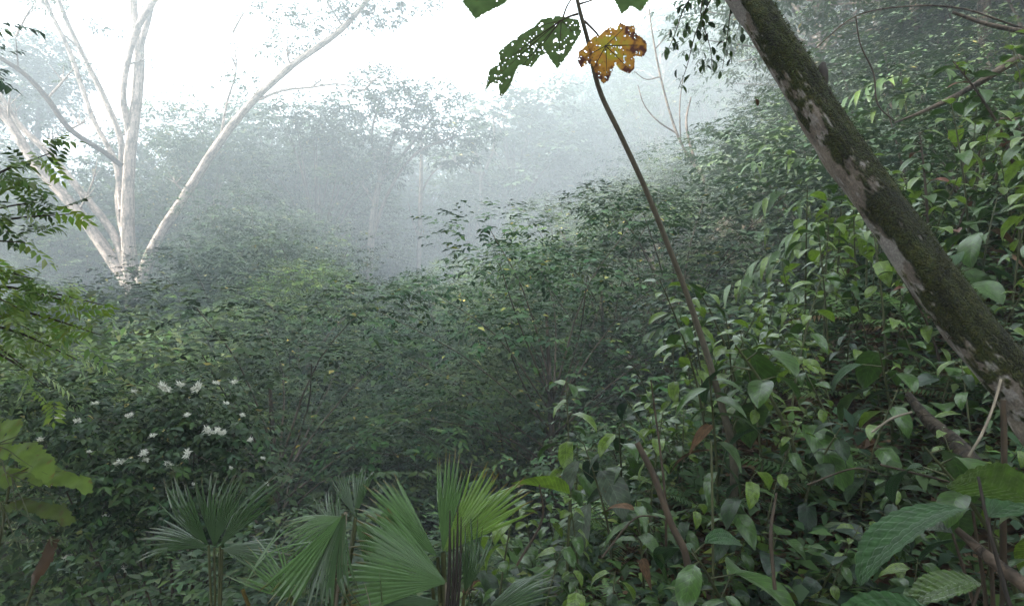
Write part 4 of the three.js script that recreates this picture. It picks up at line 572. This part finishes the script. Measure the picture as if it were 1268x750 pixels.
// ------------------------------------------------------------------ fan palms
function fanLobe(R, a0, a1, n, { droop = 0.25, split = 0.55, pleat = 0.06, curl = 0.3, seed = 1 } = {}) {
  const pos = [], uv = [], idx = [], g = rngOf(seed), m = 8;
  for (let k = 0; k < n; k++) {
    const da = (a1 - a0) / n, ac = a0 + da * (k + 0.5), Rk = R * (0.86 + 0.16 * g()) * (0.9 + 0.1 * Math.sin(Math.PI * (k + 0.5) / n)), tip = g() < 0.2 ? rr(0.5, 1.3, g) : rr(-0.1, 0.35, g), skew = rr(-0.25, 0.25, g) * (a1 - a0) / n;
    for (let i = 0; i <= m; i++) {
      const t = Math.max(0.02, i / m), r = Rk * t, sp = split + 0.08 * nz(k * 1.3, seed, 0), wf = t < sp ? 1 : Math.max(0.03, 1 - Math.pow((t - sp) / (1 - sp), 1.4)), dy = -droop * R * t * t - (t > sp ? tip * R * (t - sp) * (t - sp) * 2.5 : 0);
      for (const [q, up] of [[-0.5, -1], [0, 1], [0.5, -1]]) { const a = ac + q * da * wf + (t > sp ? skew * (t - sp) * 3 : 0), cr = curl * Math.pow(Math.abs(ac), 2) * r * 0.25; pos.push(Math.sin(a) * r, dy + up * pleat * r * da * 3 * wf - cr, Math.cos(a) * r); uv.push((k + 0.5 + q) / n, t); }
    }
    const o = k * (m + 1) * 3; for (let i = 0; i < m; i++) for (let j = 0; j < 2; j++) { const p = o + i * 3 + j, q = p + 3; idx.push(p, q, p + 1, q, q + 1, p + 1); }
  }
  const ge = new THREE.BufferGeometry(); ge.setAttribute('position', new THREE.Float32BufferAttribute(pos, 3)); ge.setAttribute('uv', new THREE.Float32BufferAttribute(uv, 2)); ge.setIndex(idx); const f = ge.toNonIndexed(); f.computeVertexNormals(); return f;
}
function fanPalm(label, b, fronds) {
  const t = thing('fan_palm', label, 'palm', b);
  for (const f of fronds) {
    const fr = new THREE.Group(); fr.name = 'frond'; t.add(fr);
    const p = f.at.clone().sub(b), q = f.tip.clone().sub(b), R = p.distanceTo(q);
    part('petiole', tube([V(0, 0, 0), V(p.x * 0.35, p.y * 0.6, p.z * 0.35), p], [0.014, 0.01, 0.008], 7, { cap: false }), f.pm ?? M.stem, fr);
    const blade = new THREE.Group(); fr.add(blade); aim(blade, p, q, f.roll ?? 0, f.up ?? UP); blade.updateMatrix();
    f.lobes.forEach(([a0, a1, n, mat], i) => { const l = part('lobe', fanLobe(R, a0, a1, n, { droop: f.droop ?? 0.15, split: f.split ?? 0.6, seed: i + R * 10, curl: f.curl ?? 0.3 }), mat, fr); l.position.copy(blade.position); l.quaternion.copy(blade.quaternion); });
    fr.remove(blade);
  }
  return t;
}
{
  const P = (x, y, d) => dirOf(x, y, d), b1 = P(552, 830, 2.75); b1.y = ground(b1.x, b1.z);
  fanPalm('bright fan palm with pleated split fronds at the edge of the gully', b1, [
    { at: P(553, 722, 2.6), tip: P(420, 680, 2.5), up: V(0.2, 0.75, 0.65), droop: 0.12, split: 0.78, lobes: [[-0.75, -0.1, 10, M.palm], [-0.1, 0.55, 10, M.palm]], pm: M.stemPale },
    { at: P(548, 684, 2.75), tip: P(574, 562, 2.7), up: V(0.1, 0.4, 1), droop: -0.02, split: 0.62, lobes: [[-0.55, -0.12, 8, M.palmLime], [-0.1, 0.3, 8, M.palm]], roll: 0.1 },
    { at: P(550, 684, 2.72), tip: P(650, 592, 2.75), up: V(0, 0.5, 1), droop: 0.05, split: 0.55, lobes: [[-0.32, 0.3, 10, M.palmLime]], roll: -0.2 },
    { at: P(542, 690, 2.75), tip: P(455, 595, 2.8), up: V(0, 0.6, 1), droop: 0.06, split: 0.7, lobes: [[-0.3, 0.3, 10, M.palm]], roll: 0.2 },
    { at: P(545, 745, 2.5), tip: P(425, 770, 2.4), up: V(0, 0.7, 0.7), droop: 0.2, lobes: [[-0.5, 0.4, 12, M.palmDark]] },
    { at: P(535, 720, 2.8), tip: P(480, 640, 2.85), up: V(0.3, 0.5, 0.8), droop: 0.25, split: 0.4, lobes: [[-0.4, 0.4, 10, M.palmDark]] },
    { at: P(520, 740, 2.7), tip: P(455, 720, 2.6), up: V(-0.3, 0.6, 0.7), droop: 0.3, split: 0.45, lobes: [[-0.5, 0.3, 11, M.palm]] },
    { at: P(575, 735, 2.65), tip: P(600, 660, 2.6), up: V(0.4, 0.4, 0.8), droop: 0.2, split: 0.4, lobes: [[-0.35, 0.35, 9, M.palmDark]] },
    { at: P(590, 770, 2.6), tip: P(690, 735, 2.5), up: V(0, 0.7, 0.7), droop: 0.2, lobes: [[-0.6, 0.0, 9, M.palmDark], [0.05, 0.6, 9, M.palmDark]] }]);
  const b2 = P(395, 860, 2.6); b2.y = ground(b2.x, b2.z);
  fanPalm('fan palm with a folded drooping frond beside the bright fan palm', b2, [
    { at: P(428, 634, 2.6), tip: P(372, 765, 2.35), up: V(-0.8, 0.3, 0.7), droop: 0.15, split: 0.72, lobes: [[-0.55, -0.05, 9, M.palmDark], [-0.02, 0.6, 10, M.palmDark]], pm: M.stemPale },
    { at: P(425, 636, 2.6), tip: P(330, 760, 2.4), up: V(0.6, 0.6, 0.6), droop: 0.1, split: 0.7, lobes: [[-0.2, 0.2, 6, M.palm]] },
    { at: P(425, 640, 2.65), tip: P(335, 665, 2.55), up: V(0, 0.7, 0.7), droop: 0.35, split: 0.45, lobes: [[-0.5, 0.5, 12, M.palm]] },
    { at: P(440, 650, 2.75), tip: P(510, 705, 2.65), up: V(0, 0.7, 0.7), droop: 0.3, split: 0.5, lobes: [[-0.6, 0.6, 14, M.palm]] },
    { at: P(440, 640, 2.9), tip: P(436, 575, 3.0), up: V(0, 0.2, 1), droop: 0.05, split: 0.6, lobes: [[-0.5, 0.05, 8, M.palmDark], [0.15, 0.6, 8, M.palmDark]] },
    { at: P(420, 660, 2.8), tip: P(385, 610, 2.85), up: V(0, 0.4, 0.9), droop: 0.3, split: 0.35, lobes: [[-0.6, 0.5, 12, M.palmDark]] },
    { at: P(360, 740, 2.5), tip: P(318, 690, 2.45), up: V(0.3, 0.5, 0.8), droop: 0.3, split: 0.3, lobes: [[-0.6, 0.6, 12, M.palm]] },
    { at: P(300, 730, 2.5), tip: P(352, 628, 2.5), up: V(-1, 0.3, 0.5), droop: 0.1, split: 0.4, lobes: [[-0.12, 0.12, 4, M.palm]], pm: M.palm }]);
  const b3 = P(268, 800, 4.2); b3.y = ground(b3.x, b3.z);
  fanPalm('dark fan palm below the white flowered shrub', b3, [
    { at: P(265, 678, 4.2), tip: P(262, 585, 4.15), up: V(0, 0.2, 1), droop: 0.05, split: 0.6, lobes: [[-0.5, -0.08, 8, M.palmDark], [-0.06, 0.35, 7, M.palmDark]] },
    { at: P(258, 675, 4.2), tip: P(195, 608, 4.0), up: V(0, 0.4, 1), droop: 0.22, split: 0.55, lobes: [[-0.3, 0.25, 9, M.palmDark]] },
    { at: P(258, 678, 4.15), tip: P(175, 655, 4.0), up: V(0, 0.8, 0.8), droop: 0.3, split: 0.55, lobes: [[-0.4, 0.3, 9, M.palmDark]] },
    { at: P(272, 676, 4.2), tip: P(322, 598, 4.1), up: V(0, 0.4, 1), droop: 0.15, split: 0.5, lobes: [[-0.3, 0.25, 8, M.palmDark]] },
    { at: P(275, 680, 4.2), tip: P(345, 680, 4.05), up: V(0, 0.8, 0.8), droop: 0.3, split: 0.55, lobes: [[-0.4, 0.4, 10, M.palmDark]] }]);
  // splintered black stalks among the fronds
  const s = thing('dead_palm_stalk', 'splintered blackened stalks standing among the fan palm fronds', 'stalk', P(556, 760, 2.5).setY(ground(P(556, 760, 2.5).x, -2.5)));
  for (const [x0, y0, x1, y1, r] of [[552, 790, 557, 632, 0.008], [560, 790, 567, 626, 0.007], [564, 790, 571, 640, 0.006], [556, 790, 562, 655, 0.006]]) { const p = P(x0, y0, 2.5).sub(s.position), q = P(x1, y1, 2.5).sub(s.position); part('stalk', tube([V(p.x, -0.05, p.z), p, V(0, 0, 0).lerpVectors(p, q, 0.5).add(V(0.006, 0, 0)), q], [r * 1.2, r, r, r * 0.3], 6, { rough: 0.2, freq: 20 }), M.stemBlack, s); }
  const y = thing('yellow_shoot', 'narrow yellowing ribbed leaf shoot in front of the fan palm', 'plant', P(470, 800, 2.2).setY(ground(P(470, 800, 2.2).x, -2.2))); part('stem', tube([V(0, -0.05, 0), P(466, 795, 2.2).sub(y.position)], [0.007, 0.005], 5, { steps: 3 }), M.stem, y);
  for (const [x0, y0, x1, y1, w, m] of [[468, 795, 478, 702, 0.035, M.ribLime], [462, 795, 458, 718, 0.02, M.deadPale]]) { const p = P(x0, y0, 2.2).sub(y.position), q = P(x1, y1, 2.2).sub(y.position); aim(part('leaf', leafGeo(p.distanceTo(q), w, { form: 'lance', bend: 0.1, nl: 12, ribs: 14, ribDepth: 0.002 }), m, y), p, q, 1.2, V(0.4, 0, 1)); }
  const rl = thing('rolled_leaf_plant', 'plant with a smooth pale green half rolled leaf on the gully edge', 'plant', onGround(700, 3.9)); const q0 = P(706, 612, 3.9).sub(rl.position), q1 = P(636, 588, 3.85).sub(rl.position);
  part('stem', tube([V(0, 0, 0), V(q0.x * 0.6, q0.y * 0.7, q0.z * 0.6), q0], [0.012, 0.009, 0.006], 6), M.stem, rl); aim(part('leaf', leafGeo(0.4, 0.14, { form: 'lance', bend: 0.15, fold: 0.9, nl: 12, nw: 6 }), M.limeGreen, rl), q0, q1, 0.5);
}
// ------------------------------------------------------------------ lobed leaf plant at the gully's brink
{
  const b = dirOf(-40, 760, 3.2); b.y = ground(b.x, b.z); const t = thing('lobed_leaf_plant', 'plant with broad lobed yellow green leaves in front of the white flowered shrub', 'plant', b), D = 3.2, k = D / FPX / 3;
  const mat = leafMat(rgb(1, 1, 1), { vc: true, tr: 0.5, coat: 0.2 }), dark = leafMat(rgb(0.55, 0.5, 0.6), { vc: true, tr: 0.45, coat: 0.2 });
  const specs = [[[[0, 60], [30, 70], [50, 110], [60, 145], [100, 125], [150, 108], [190, 118], [230, 130], [280, 145], [303, 175], [290, 192], [240, 190], [180, 180], [100, 170], [60, 180], [0, 185], [-90, 170], [-120, 110], [-60, 60]], [-20, 150], -8, 552, mat], [[[60, 240], [90, 225], [150, 205], [230, 215], [300, 210], [380, 205], [410, 235], [380, 250], [300, 245], [240, 265], [160, 280], [120, 262], [40, 300], [-40, 270], [-60, 240]], [40, 262], 13, 588, mat], [[[0, 380], [80, 350], [200, 340], [280, 325], [345, 345], [330, 370], [250, 375], [150, 372], [60, 386], [-60, 392], [-90, 360]], [0, 370], 0, 622, dark], [[[178, 500], [225, 500], [245, 545], [236, 590], [216, 612], [196, 590], [182, 550]], [190, 505], 63, 668, dark]];
  specs.forEach(([out, st, px, py, m], i) => { const o = dirOf(px, py, D).sub(b), f = (dx, dy) => V(o.x + dx * k, o.y - dy * k - 0.0011 * k * dx * Math.abs(dx) * 0.4 + k * 9 * nz(dx * 0.02, dy * 0.03, i) - k * 0.12 * Math.abs(dy), o.z + dy * k * 1.1 + dx * k * 0.35 + k * 16 * nz(dx * 0.016, dy * 0.02, i + 5)); part('leaf', eatenLeaf(out, st, 7, 30, 20 + i, f, (x, y) => { const n = 0.7 + 0.6 * (fbm(x * 0.02, y * 0.03, i) + 0.25); const e = smooth(0.2, 0.34, fbm(x * 0.035, y * 0.035, i + 3)); return i === 3 ? [0.13 * n, 0.075 * n, 0.025 * n] : [lerp(0.15, 0.17, e) * n, lerp(0.235, 0.12, e) * n, 0.035 * n]; }), m, t); part('vein', merged([[1, 0.1], [0.75, -0.16], [0.7, 0.3], [0.4, -0.2], [0.4, 0.25], [-0.4, -0.1]].map(([a, c]) => { const wx = (Math.max(...out.map((q) => q[0])) - st[0]) * 0.92; return tube([0, 0.25, 0.5, 0.75, 1].map((q) => f(wx * a * q, wx * c * q).add(V(0, 0.003, 0.002))), [0.003, 0.0022, 0.0008], 4, { cap: false }); })), M.stem, t); part('petiole', tube([V(0, 0, 0), V(o.x * 0.4, o.y * 0.7, o.z * 0.5), o], [0.012, 0.009, 0.006], 6), M.stem, t); });
}
// ------------------------------------------------------------------ feathery-leaved tree at the edge of the clearing
{
  const b = dirOf(-150, 700, 5.2); b.y = ground(b.x, b.z); const t = thing('feather_leaved_tree', 'tree with sprays of feathery yellow green leaves reaching in from the clearing edge', 'tree', b), g = rngOf(55);
  const compound = (seed) => { const q = rngOf(seed), L = new Leaves(), n = 5; for (let i = 0; i < n; i++) for (const s of [-1, 1]) { const z = 0.05 + i * 0.05 + (s > 0 ? 0.015 : 0); L.add(V(0, -z * z * 0.15, z), V(s * 0.85, rr(-0.3, -0.05, q), 0.55).normalize(), V(rr(-0.15, 0.15, q), 1, rr(-0.15, 0.15, q)), rr(0.09, 0.135, q), rr(0.036, 0.05, q), [rr(0.85, 1.15, q), rr(0.9, 1.1, q), 1], 0.25, 0.3); } L.add(V(0, -0.015, 0.3), V(0, -0.2, 1).normalize(), UP, 0.09, 0.03, [1, 1, 1]); return L.build(); };
  const geos = [1, 2, 3].map(compound), mats = [leafMat(rgb(0.12, 0.21, 0.035), { vc: true, tr: 0.45 }), leafMat(rgb(0.2, 0.31, 0.04), { vc: true, tr: 0.5 }), leafMat(rgb(0.06, 0.12, 0.03), { vc: true })], wood = [];
  const root = V(0, 0, 0), fork = dirOf(-90, 330, 5.2).sub(b); wood.push(tube([root, V(fork.x * 0.3, fork.y * 0.5, 0), fork, dirOf(-60, 60, 5.2).sub(b), dirOf(-70, -200, 5.3).sub(b)], [0.1, 0.09, 0.075, 0.05, 0.03], 8));
  for (const [x, y, d, n] of [[60, 190, 5.2, 14], [40, 250, 5, 12], [85, 265, 5.3, 13], [30, 300, 5.1, 10], [40, 345, 5.4, 12], [90, 375, 5.5, 13], [130, 378, 5.8, 13], [50, 415, 5.3, 13], [125, 415, 5.6, 11], [30, 455, 5.2, 11], [95, 445, 5.4, 11], [15, 205, 4.9, 10], [20, 380, 5, 11], [60, 480, 5.5, 9]]) {
    const e = dirOf(x, y, d).sub(b), pts = [fork.clone().setY(lerp(fork.y, e.y, 0.5)), V(0, 0, 0).lerpVectors(fork, e, 0.55).setY(lerp(fork.y, e.y, 0.75) + 0.06), e]; wood.push(tube(pts, [0.02, 0.011, 0.004], 5, { cap: false })); const c = new THREE.CatmullRomCurve3(pts);
    for (let i = 0; i < n; i++) { const p = c.getPoint(0.45 + 0.55 * i / (n - 1)), m = part('leaf', pick(geos, g), pick(y > 330 ? [mats[1], mats[1], mats[0]] : mats, g), t); m.position.copy(p); m.position.add(V(rr(-0.06, 0.06, g), rr(-0.1, 0.1, g), rr(-0.15, 0.15, g))); m.rotation.set(rr(-0.7, 0.9, g), 1.4 + (i % 2 ? 1 : -1) * rr(0.2, 1.9, g), rr(-0.9, 0.9, g), 'YXZ'); m.scale.setScalar(rr(0.6, 1.05, g)); }
  }
  part('trunk', merged(wood), M.stemBrown, t);
}
// ------------------------------------------------------------------ white flowered shrub and its neighbours
{
  const b = onGround(225, 8.2), t = thing('white_flowered_shrub', 'large shrub dotted with fluffy white flower heads', 'shrub', b), g = rngOf(91), L = new Leaves(), st = [], at = (px, py, d = 8.2) => dirOf(px, py, d).sub(b);
  for (const [px, py, r, d] of [[250, 500, 46, 8.4], [200, 520, 44, 8.2], [140, 545, 48, 8], [290, 540, 46, 8.2], [240, 560, 52, 7.9], [310, 590, 40, 8], [180, 590, 55, 7.7], [120, 610, 50, 7.6], [90, 500, 44, 8.5], [60, 560, 50, 7.8], [270, 620, 50, 7.7], [210, 650, 55, 7.4], [130, 680, 55, 7.3], [300, 660, 40, 7.6], [50, 640, 55, 7.4], [30, 500, 40, 8.6]]) { const c = at(px, py, d); clump(L, g, c, V(r, r * 0.75, r).multiplyScalar(8 / FPX), r * 11, 0.13, 0.06, 'mid', 0.45, 0.002); st.push(tube([V(c.x * 0.1, -0.1, c.z * 0.1), V(c.x * 0.5, c.y * 0.6, c.z * 0.5), c], [0.025, 0.015, 0.006], 5, { cap: false })); }
  part('stem', merged(st), M.stemBrown, t); part('foliage', L.build(), M.foliage, t, 'stuff');
  const head = [1, 2].map((s) => { const q = rngOf(s), P = new Leaves(); for (let i = 0; i < 90; i++) { const d = onSphere(q); d.y = d.y * 0.7 + 0.35; const c = rr(0.85, 1.1, q); P.add(V(rr(-1, 1, q) * 0.022, rr(0, 0.025, q), rr(-1, 1, q) * 0.022), d.normalize(), V(rr(-1, 1, q), rr(-1, 1, q), rr(-1, 1, q)), rr(0.02, 0.045, q), 0.009, [c, c, c * 0.96]); } return P.build(); }), pm = leafMat(rgb(0.8, 0.8, 0.75), { vc: true, coat: 0, tr: 0.3 });
  for (const [px, py, s] of [[202, 482, 1.3], [222, 477, 0.9], [245, 480, 1.2], [267, 475, 0.7], [290, 474, 0.7], [75, 516, 1], [95, 522, 0.8], [257, 535, 1.1], [268, 535, 1.2], [276, 537, 0.9], [142, 577, 0.9], [150, 573, 1], [160, 571, 0.8], [178, 562, 1], [180, 570, 0.8], [208, 578, 1.2], [232, 563, 0.9], [232, 515, 0.8], [325, 568, 0.6], [83, 690, 0.8], [153, 706, 0.8], [118, 500, 0.6], [160, 515, 0.7], [190, 540, 0.7], [300, 515, 0.6], [310, 545, 0.7], [285, 580, 0.6], [50, 545, 0.7], [110, 560, 0.6], [330, 600, 0.6], [240, 600, 0.6], [130, 640, 0.6], [60, 600, 0.6], [280, 500, 0.6], [165, 485, 0.6]]) { const h = part('flower_head', pick(head, g), pm, t), p = at(px, py, 7.3); h.position.copy(p); h.rotation.set(rr(-0.7, 0.7, g), g() * 6, rr(-0.7, 0.7, g)); h.scale.set(s * rr(1.1, 2, g), s * rr(1, 1.3, g), s * 1.3); }
}
for (const [px, d, set, s] of [[20, 6.2, SHRUB.dark[0], 0.75], [110, 6, SHRUB.dark[1], 0.7], [330, 7, SHRUB.dark[0], 0.8], [400, 6.4, SHRUB.dark[1], 0.6], [-20, 8.5, SHRUB.broad[0], 1.2], [20, 10, SHRUB.light[0], 0], [90, 11, SHRUB.light[1], 0], [150, 12, SHRUB.light[0], 0], [200, 13, SHRUB.broad[1], 0]]) { const f = farther(px, d), p = onGround(px, d * f), h = EYE + (375 - rr(400, 440)) / FPX * d * f - p.y; copyOf(set, V(p.x, p.y - 0.1, p.z), px, s ? s * f : squash(h / 2.4, 0.75)); }
// ------------------------------------------------------------------ arching ginger canes beyond the leaning trunk
{
  const g = rngOf(130);
  const clumpOf = (label, bpx, bd, canes) => { const f = farther(bpx, bd), b = onGround(bpx, bd * f), t = thing('ginger_clump', label, 'plant', b), st = []; for (const path of canes) { const pts = [V(rr(-0.15, 0.15, g), -0.1, rr(-0.15, 0.15, g)), ...path.map(([x, y, d]) => dirOf(x, y, d * f).sub(b))]; st.push(tube(pts, [0.014 * f, 0.012 * f, 0.008 * f, 0.003 * f], 5, { cap: false })); const c = new THREE.CatmullRomCurve3(pts); const n = 15; for (let i = 0; i < n; i++) { const q = 0.36 + 0.64 * i / (n - 1), p = c.getPoint(q), tg = c.getTangent(q), side = V(0, 0, 0).crossVectors(tg, UP).normalize(), s = i % 2 ? 1 : -1, dir = tg.clone().multiplyScalar(1.0).addScaledVector(side, s * rr(0.3, 0.65, g)); dir.y -= rr(0.0, 0.25, g); aim(part('leaf', pick(LEAF.ginger, g), i % 6 ? M.lanceGreen : M.limeGreen, t), p, p.clone().add(dir), rr(-0.4, 0.4, g)).scale.setScalar(rr(0.95, 1.35, g) * f * (1.1 - 0.4 * Math.abs(q - 0.7))); } } part('stem', merged(st), M.stem, t); };
  clumpOf('arching ginger canes with narrow leaves just behind the mossy trunk', 1045, 9.8, [[[1010, 310, 9.6], [950, 330, 9.2], [905, 352, 8.9]], [[1030, 290, 9.7], [990, 300, 9.3], [935, 325, 9]], [[1030, 350, 9.6], [1000, 355, 9.2], [965, 385, 9]], [[1050, 300, 9.6], [1020, 275, 9.3], [980, 290, 9]], [[1060, 350, 9.4], [1030, 360, 9.1], [1000, 395, 8.9]]]);
  clumpOf('tall ginger canes with crowded narrow leaves on the misty shoulder', 1010, 11.5, [[[990, 240, 11.3], [960, 205, 11], [935, 200, 10.7]], [[1000, 230, 11.3], [975, 190, 11], [945, 178, 10.8]], [[1010, 260, 11.2], [975, 235, 11], [940, 250, 10.6]], [[1020, 240, 11.2], [1000, 200, 11], [975, 195, 10.7]], [[1000, 290, 11], [970, 270, 10.8], [945, 285, 10.5]], [[1030, 260, 11], [1010, 235, 10.7], [990, 250, 10.4]]]);
  clumpOf('low ginger canes with pale leaves at the foot of the misty shrubs', 850, 11, [[[850, 430, 10.8], [830, 405, 10.6], [805, 412, 10.4]], [[860, 430, 10.8], [875, 400, 10.6], [895, 410, 10.4]], [[850, 420, 10.8], [845, 395, 10.6], [835, 385, 10.4]]]);
  clumpOf('dim ginger canes with broad hanging leaves under the dark slope trees', 1130, 10.5, [[[1120, 110, 10.6], [1100, 95, 10.3], [1050, 120, 10]], [[1140, 120, 10.6], [1120, 115, 10.3], [1070, 140, 10]], [[1150, 100, 10.5], [1170, 85, 10.2], [1200, 110, 10]]]);
}
// ------------------------------------------------------------------ fallen wood, canes, vines
{
  const stick = (name, label, cat, pts, r, mat, o = {}) => { if (o.root) { pts.unshift(V(pts[0].x, ground(pts[0].x, pts[0].z) - 0.05, pts[0].z)); r.unshift(r[0]); } const b = pts[0].clone(), t = tag(new THREE.Mesh(tube(pts.map((p) => p.clone().sub(b)), r, o.sides ?? 7, { rough: o.rough ?? 0.1, freq: o.freq ?? 6, steps: o.steps ?? pts.length * 6 }), mat), label, cat, o.group); t.name = numbered(name); t.position.copy(b); t.castShadow = t.receiveShadow = true; scene.add(t); return t; }, P = dirOf, bole = onGround(1330, 11 * farther(1330, 11)); bole.y += 4.2;
  stick('pale_log', 'pale weathered log lying beside the big ribbed leaves', 'log', [P(1185, 655, 2.5), P(1225, 690, 2.4), P(1270, 725, 2.3), P(1330, 775, 2.2)], [0.012, 0.022, 0.025, 0.027], new THREE.MeshStandardMaterial({ color: rgb(0.2, 0.16, 0.125), map: rep(barkTex, 3, 1.5), bumpMap: rep(barkBump, 3, 1.5), bumpScale: 0.02, roughness: 0.95 }), { sides: 12 });
  stick('mossy_log', 'dark mossy log slanting down the bank under the leaning trunk', 'log', [P(1125, 488, 4.3), P(1150, 520, 4.1), P(1185, 550, 3.9), P(1215, 585, 3.7)], [0.022, 0.044, 0.05, 0.05], new THREE.MeshStandardMaterial({ color: rgb(0.1, 0.085, 0.06), map: rep(barkTex, 3, 2), bumpMap: rep(barkBump, 3, 2), bumpScale: 0.03, roughness: 0.95 }), { sides: 12 });
  stick('bare_stick', 'thin bare stick lying across the herbs below the mossy log', 'stick', [P(1080, 535, 3.9), P(1105, 518, 3.9), P(1130, 510, 3.9)], [0.006, 0.008, 0.006], M.stemPale);
  stick('pale_vine', 'thin pale vine hanging beside the leaning trunk', 'vine', [P(1240, 470, 2.9), P(1230, 505, 2.85), P(1215, 540, 2.8), P(1200, 565, 2.8)], [0.006, 0.006, 0.006, 0.005], M.stemPale);
  stick('dark_cane', 'dark upright cane standing under the leaning trunk', 'stem', [P(1243, 640, 2.8), P(1244, 560, 2.8), P(1243, 495, 2.8)], [0.014, 0.013, 0.012], M.stemBrown, { root: true });
  stick('black_cane', 'thin black cane rising past the big ribbed leaves', 'stem', [P(1262, 800, 2.1), P(1240, 710, 2.15), P(1222, 640, 2.2), P(1212, 590, 2.25)], [0.008, 0.007, 0.006, 0.005], M.stemBlack, { root: true });
  stick('mossy_stump', 'thin broken mossy stem leaning on the bank', 'stem', [P(850, 690, 3.0), P(832, 650, 3.05), P(808, 585, 3.15), P(789, 548, 3.2)], [0.018, 0.018, 0.016, 0.015], M.stemBrown, { root: true });
  stick('green_cane', 'straight thin green cane among the herbs', 'stem', [P(883, 680, 3.3), P(882, 600, 3.35), P(881, 545, 3.4)], [0.007, 0.007, 0.006], M.stem, { root: true });
  stick('slender_cane', 'very thin dark cane among the lime green saplings', 'stem', [P(824, 620, 3.8), P(818, 560, 3.9), P(810, 500, 4), P(806, 470, 4)], [0.008, 0.007, 0.006, 0.004], M.stemBrown, { root: true });
  for (const [pts, r] of [[[[640, 700, 3.1], [672, 640, 3.2], [668, 600, 3.2]], 0.006], [[[745, 690, 3], [790, 640, 3.1], [815, 640, 3.1]], 0.005], [[[960, 730, 2.6], [955, 660, 2.7], [962, 610, 2.8]], 0.008], [[[1000, 600, 3.2], [1060, 580, 3.3], [1100, 590, 3.4]], 0.005], [[[1090, 575, 3.4], [1150, 590, 3.3], [1190, 600, 3.2]], 0.006]]) stick('fallen_twig', 'thin brown twig caught among the herbs of the bank', 'twig', pts.map((q) => P(...q)), [r, r, r * 0.6], M.stemBrown, { group: 'twigs among the herbs' });
  stick('arching_bough', 'dark bough arching under the slope trees', 'branch', [bole, P(1330, 40, 8), P(1262, 72, 8.2), P(1200, 110, 8.5), P(1150, 135, 8.7), P(1108, 152, 8.8)], [0.085, 0.07, 0.055, 0.042, 0.028, 0.012], M.darkBark, { sides: 9 });
  stick('hanging_vine', 'pale kinked vine hanging in front of the dark slope trees', 'vine', [P(1060, 20, 8.8), P(1066, 55, 8.8), P(1082, 90, 8.8), P(1088, 130, 8.8), P(1108, 150, 8.8)], [0.01, 0.01, 0.012, 0.012, 0.01], M.stemBrown);
  stick('thin_liana', 'thin dark liana slung across the shade of the slope trees', 'vine', [P(1010, 60, 9), P(1060, 20, 9), P(1120, 8, 9), P(1190, 10, 9), P(1290, 40, 9), bole.clone().setY(bole.y + 0.8)], [0.008, 0.01, 0.012, 0.014, 0.016, 0.018], M.darkBark);
  stick('straight_bough', 'straight dark bough crossing the slope trees', 'branch', [P(1180, 15, 8.6), P(1225, 30, 8.5), P(1300, 42, 8.3), bole.clone().setY(bole.y + 0.4)], [0.02, 0.03, 0.04, 0.05], M.darkBark);
}
renderer.render(scene, camera);
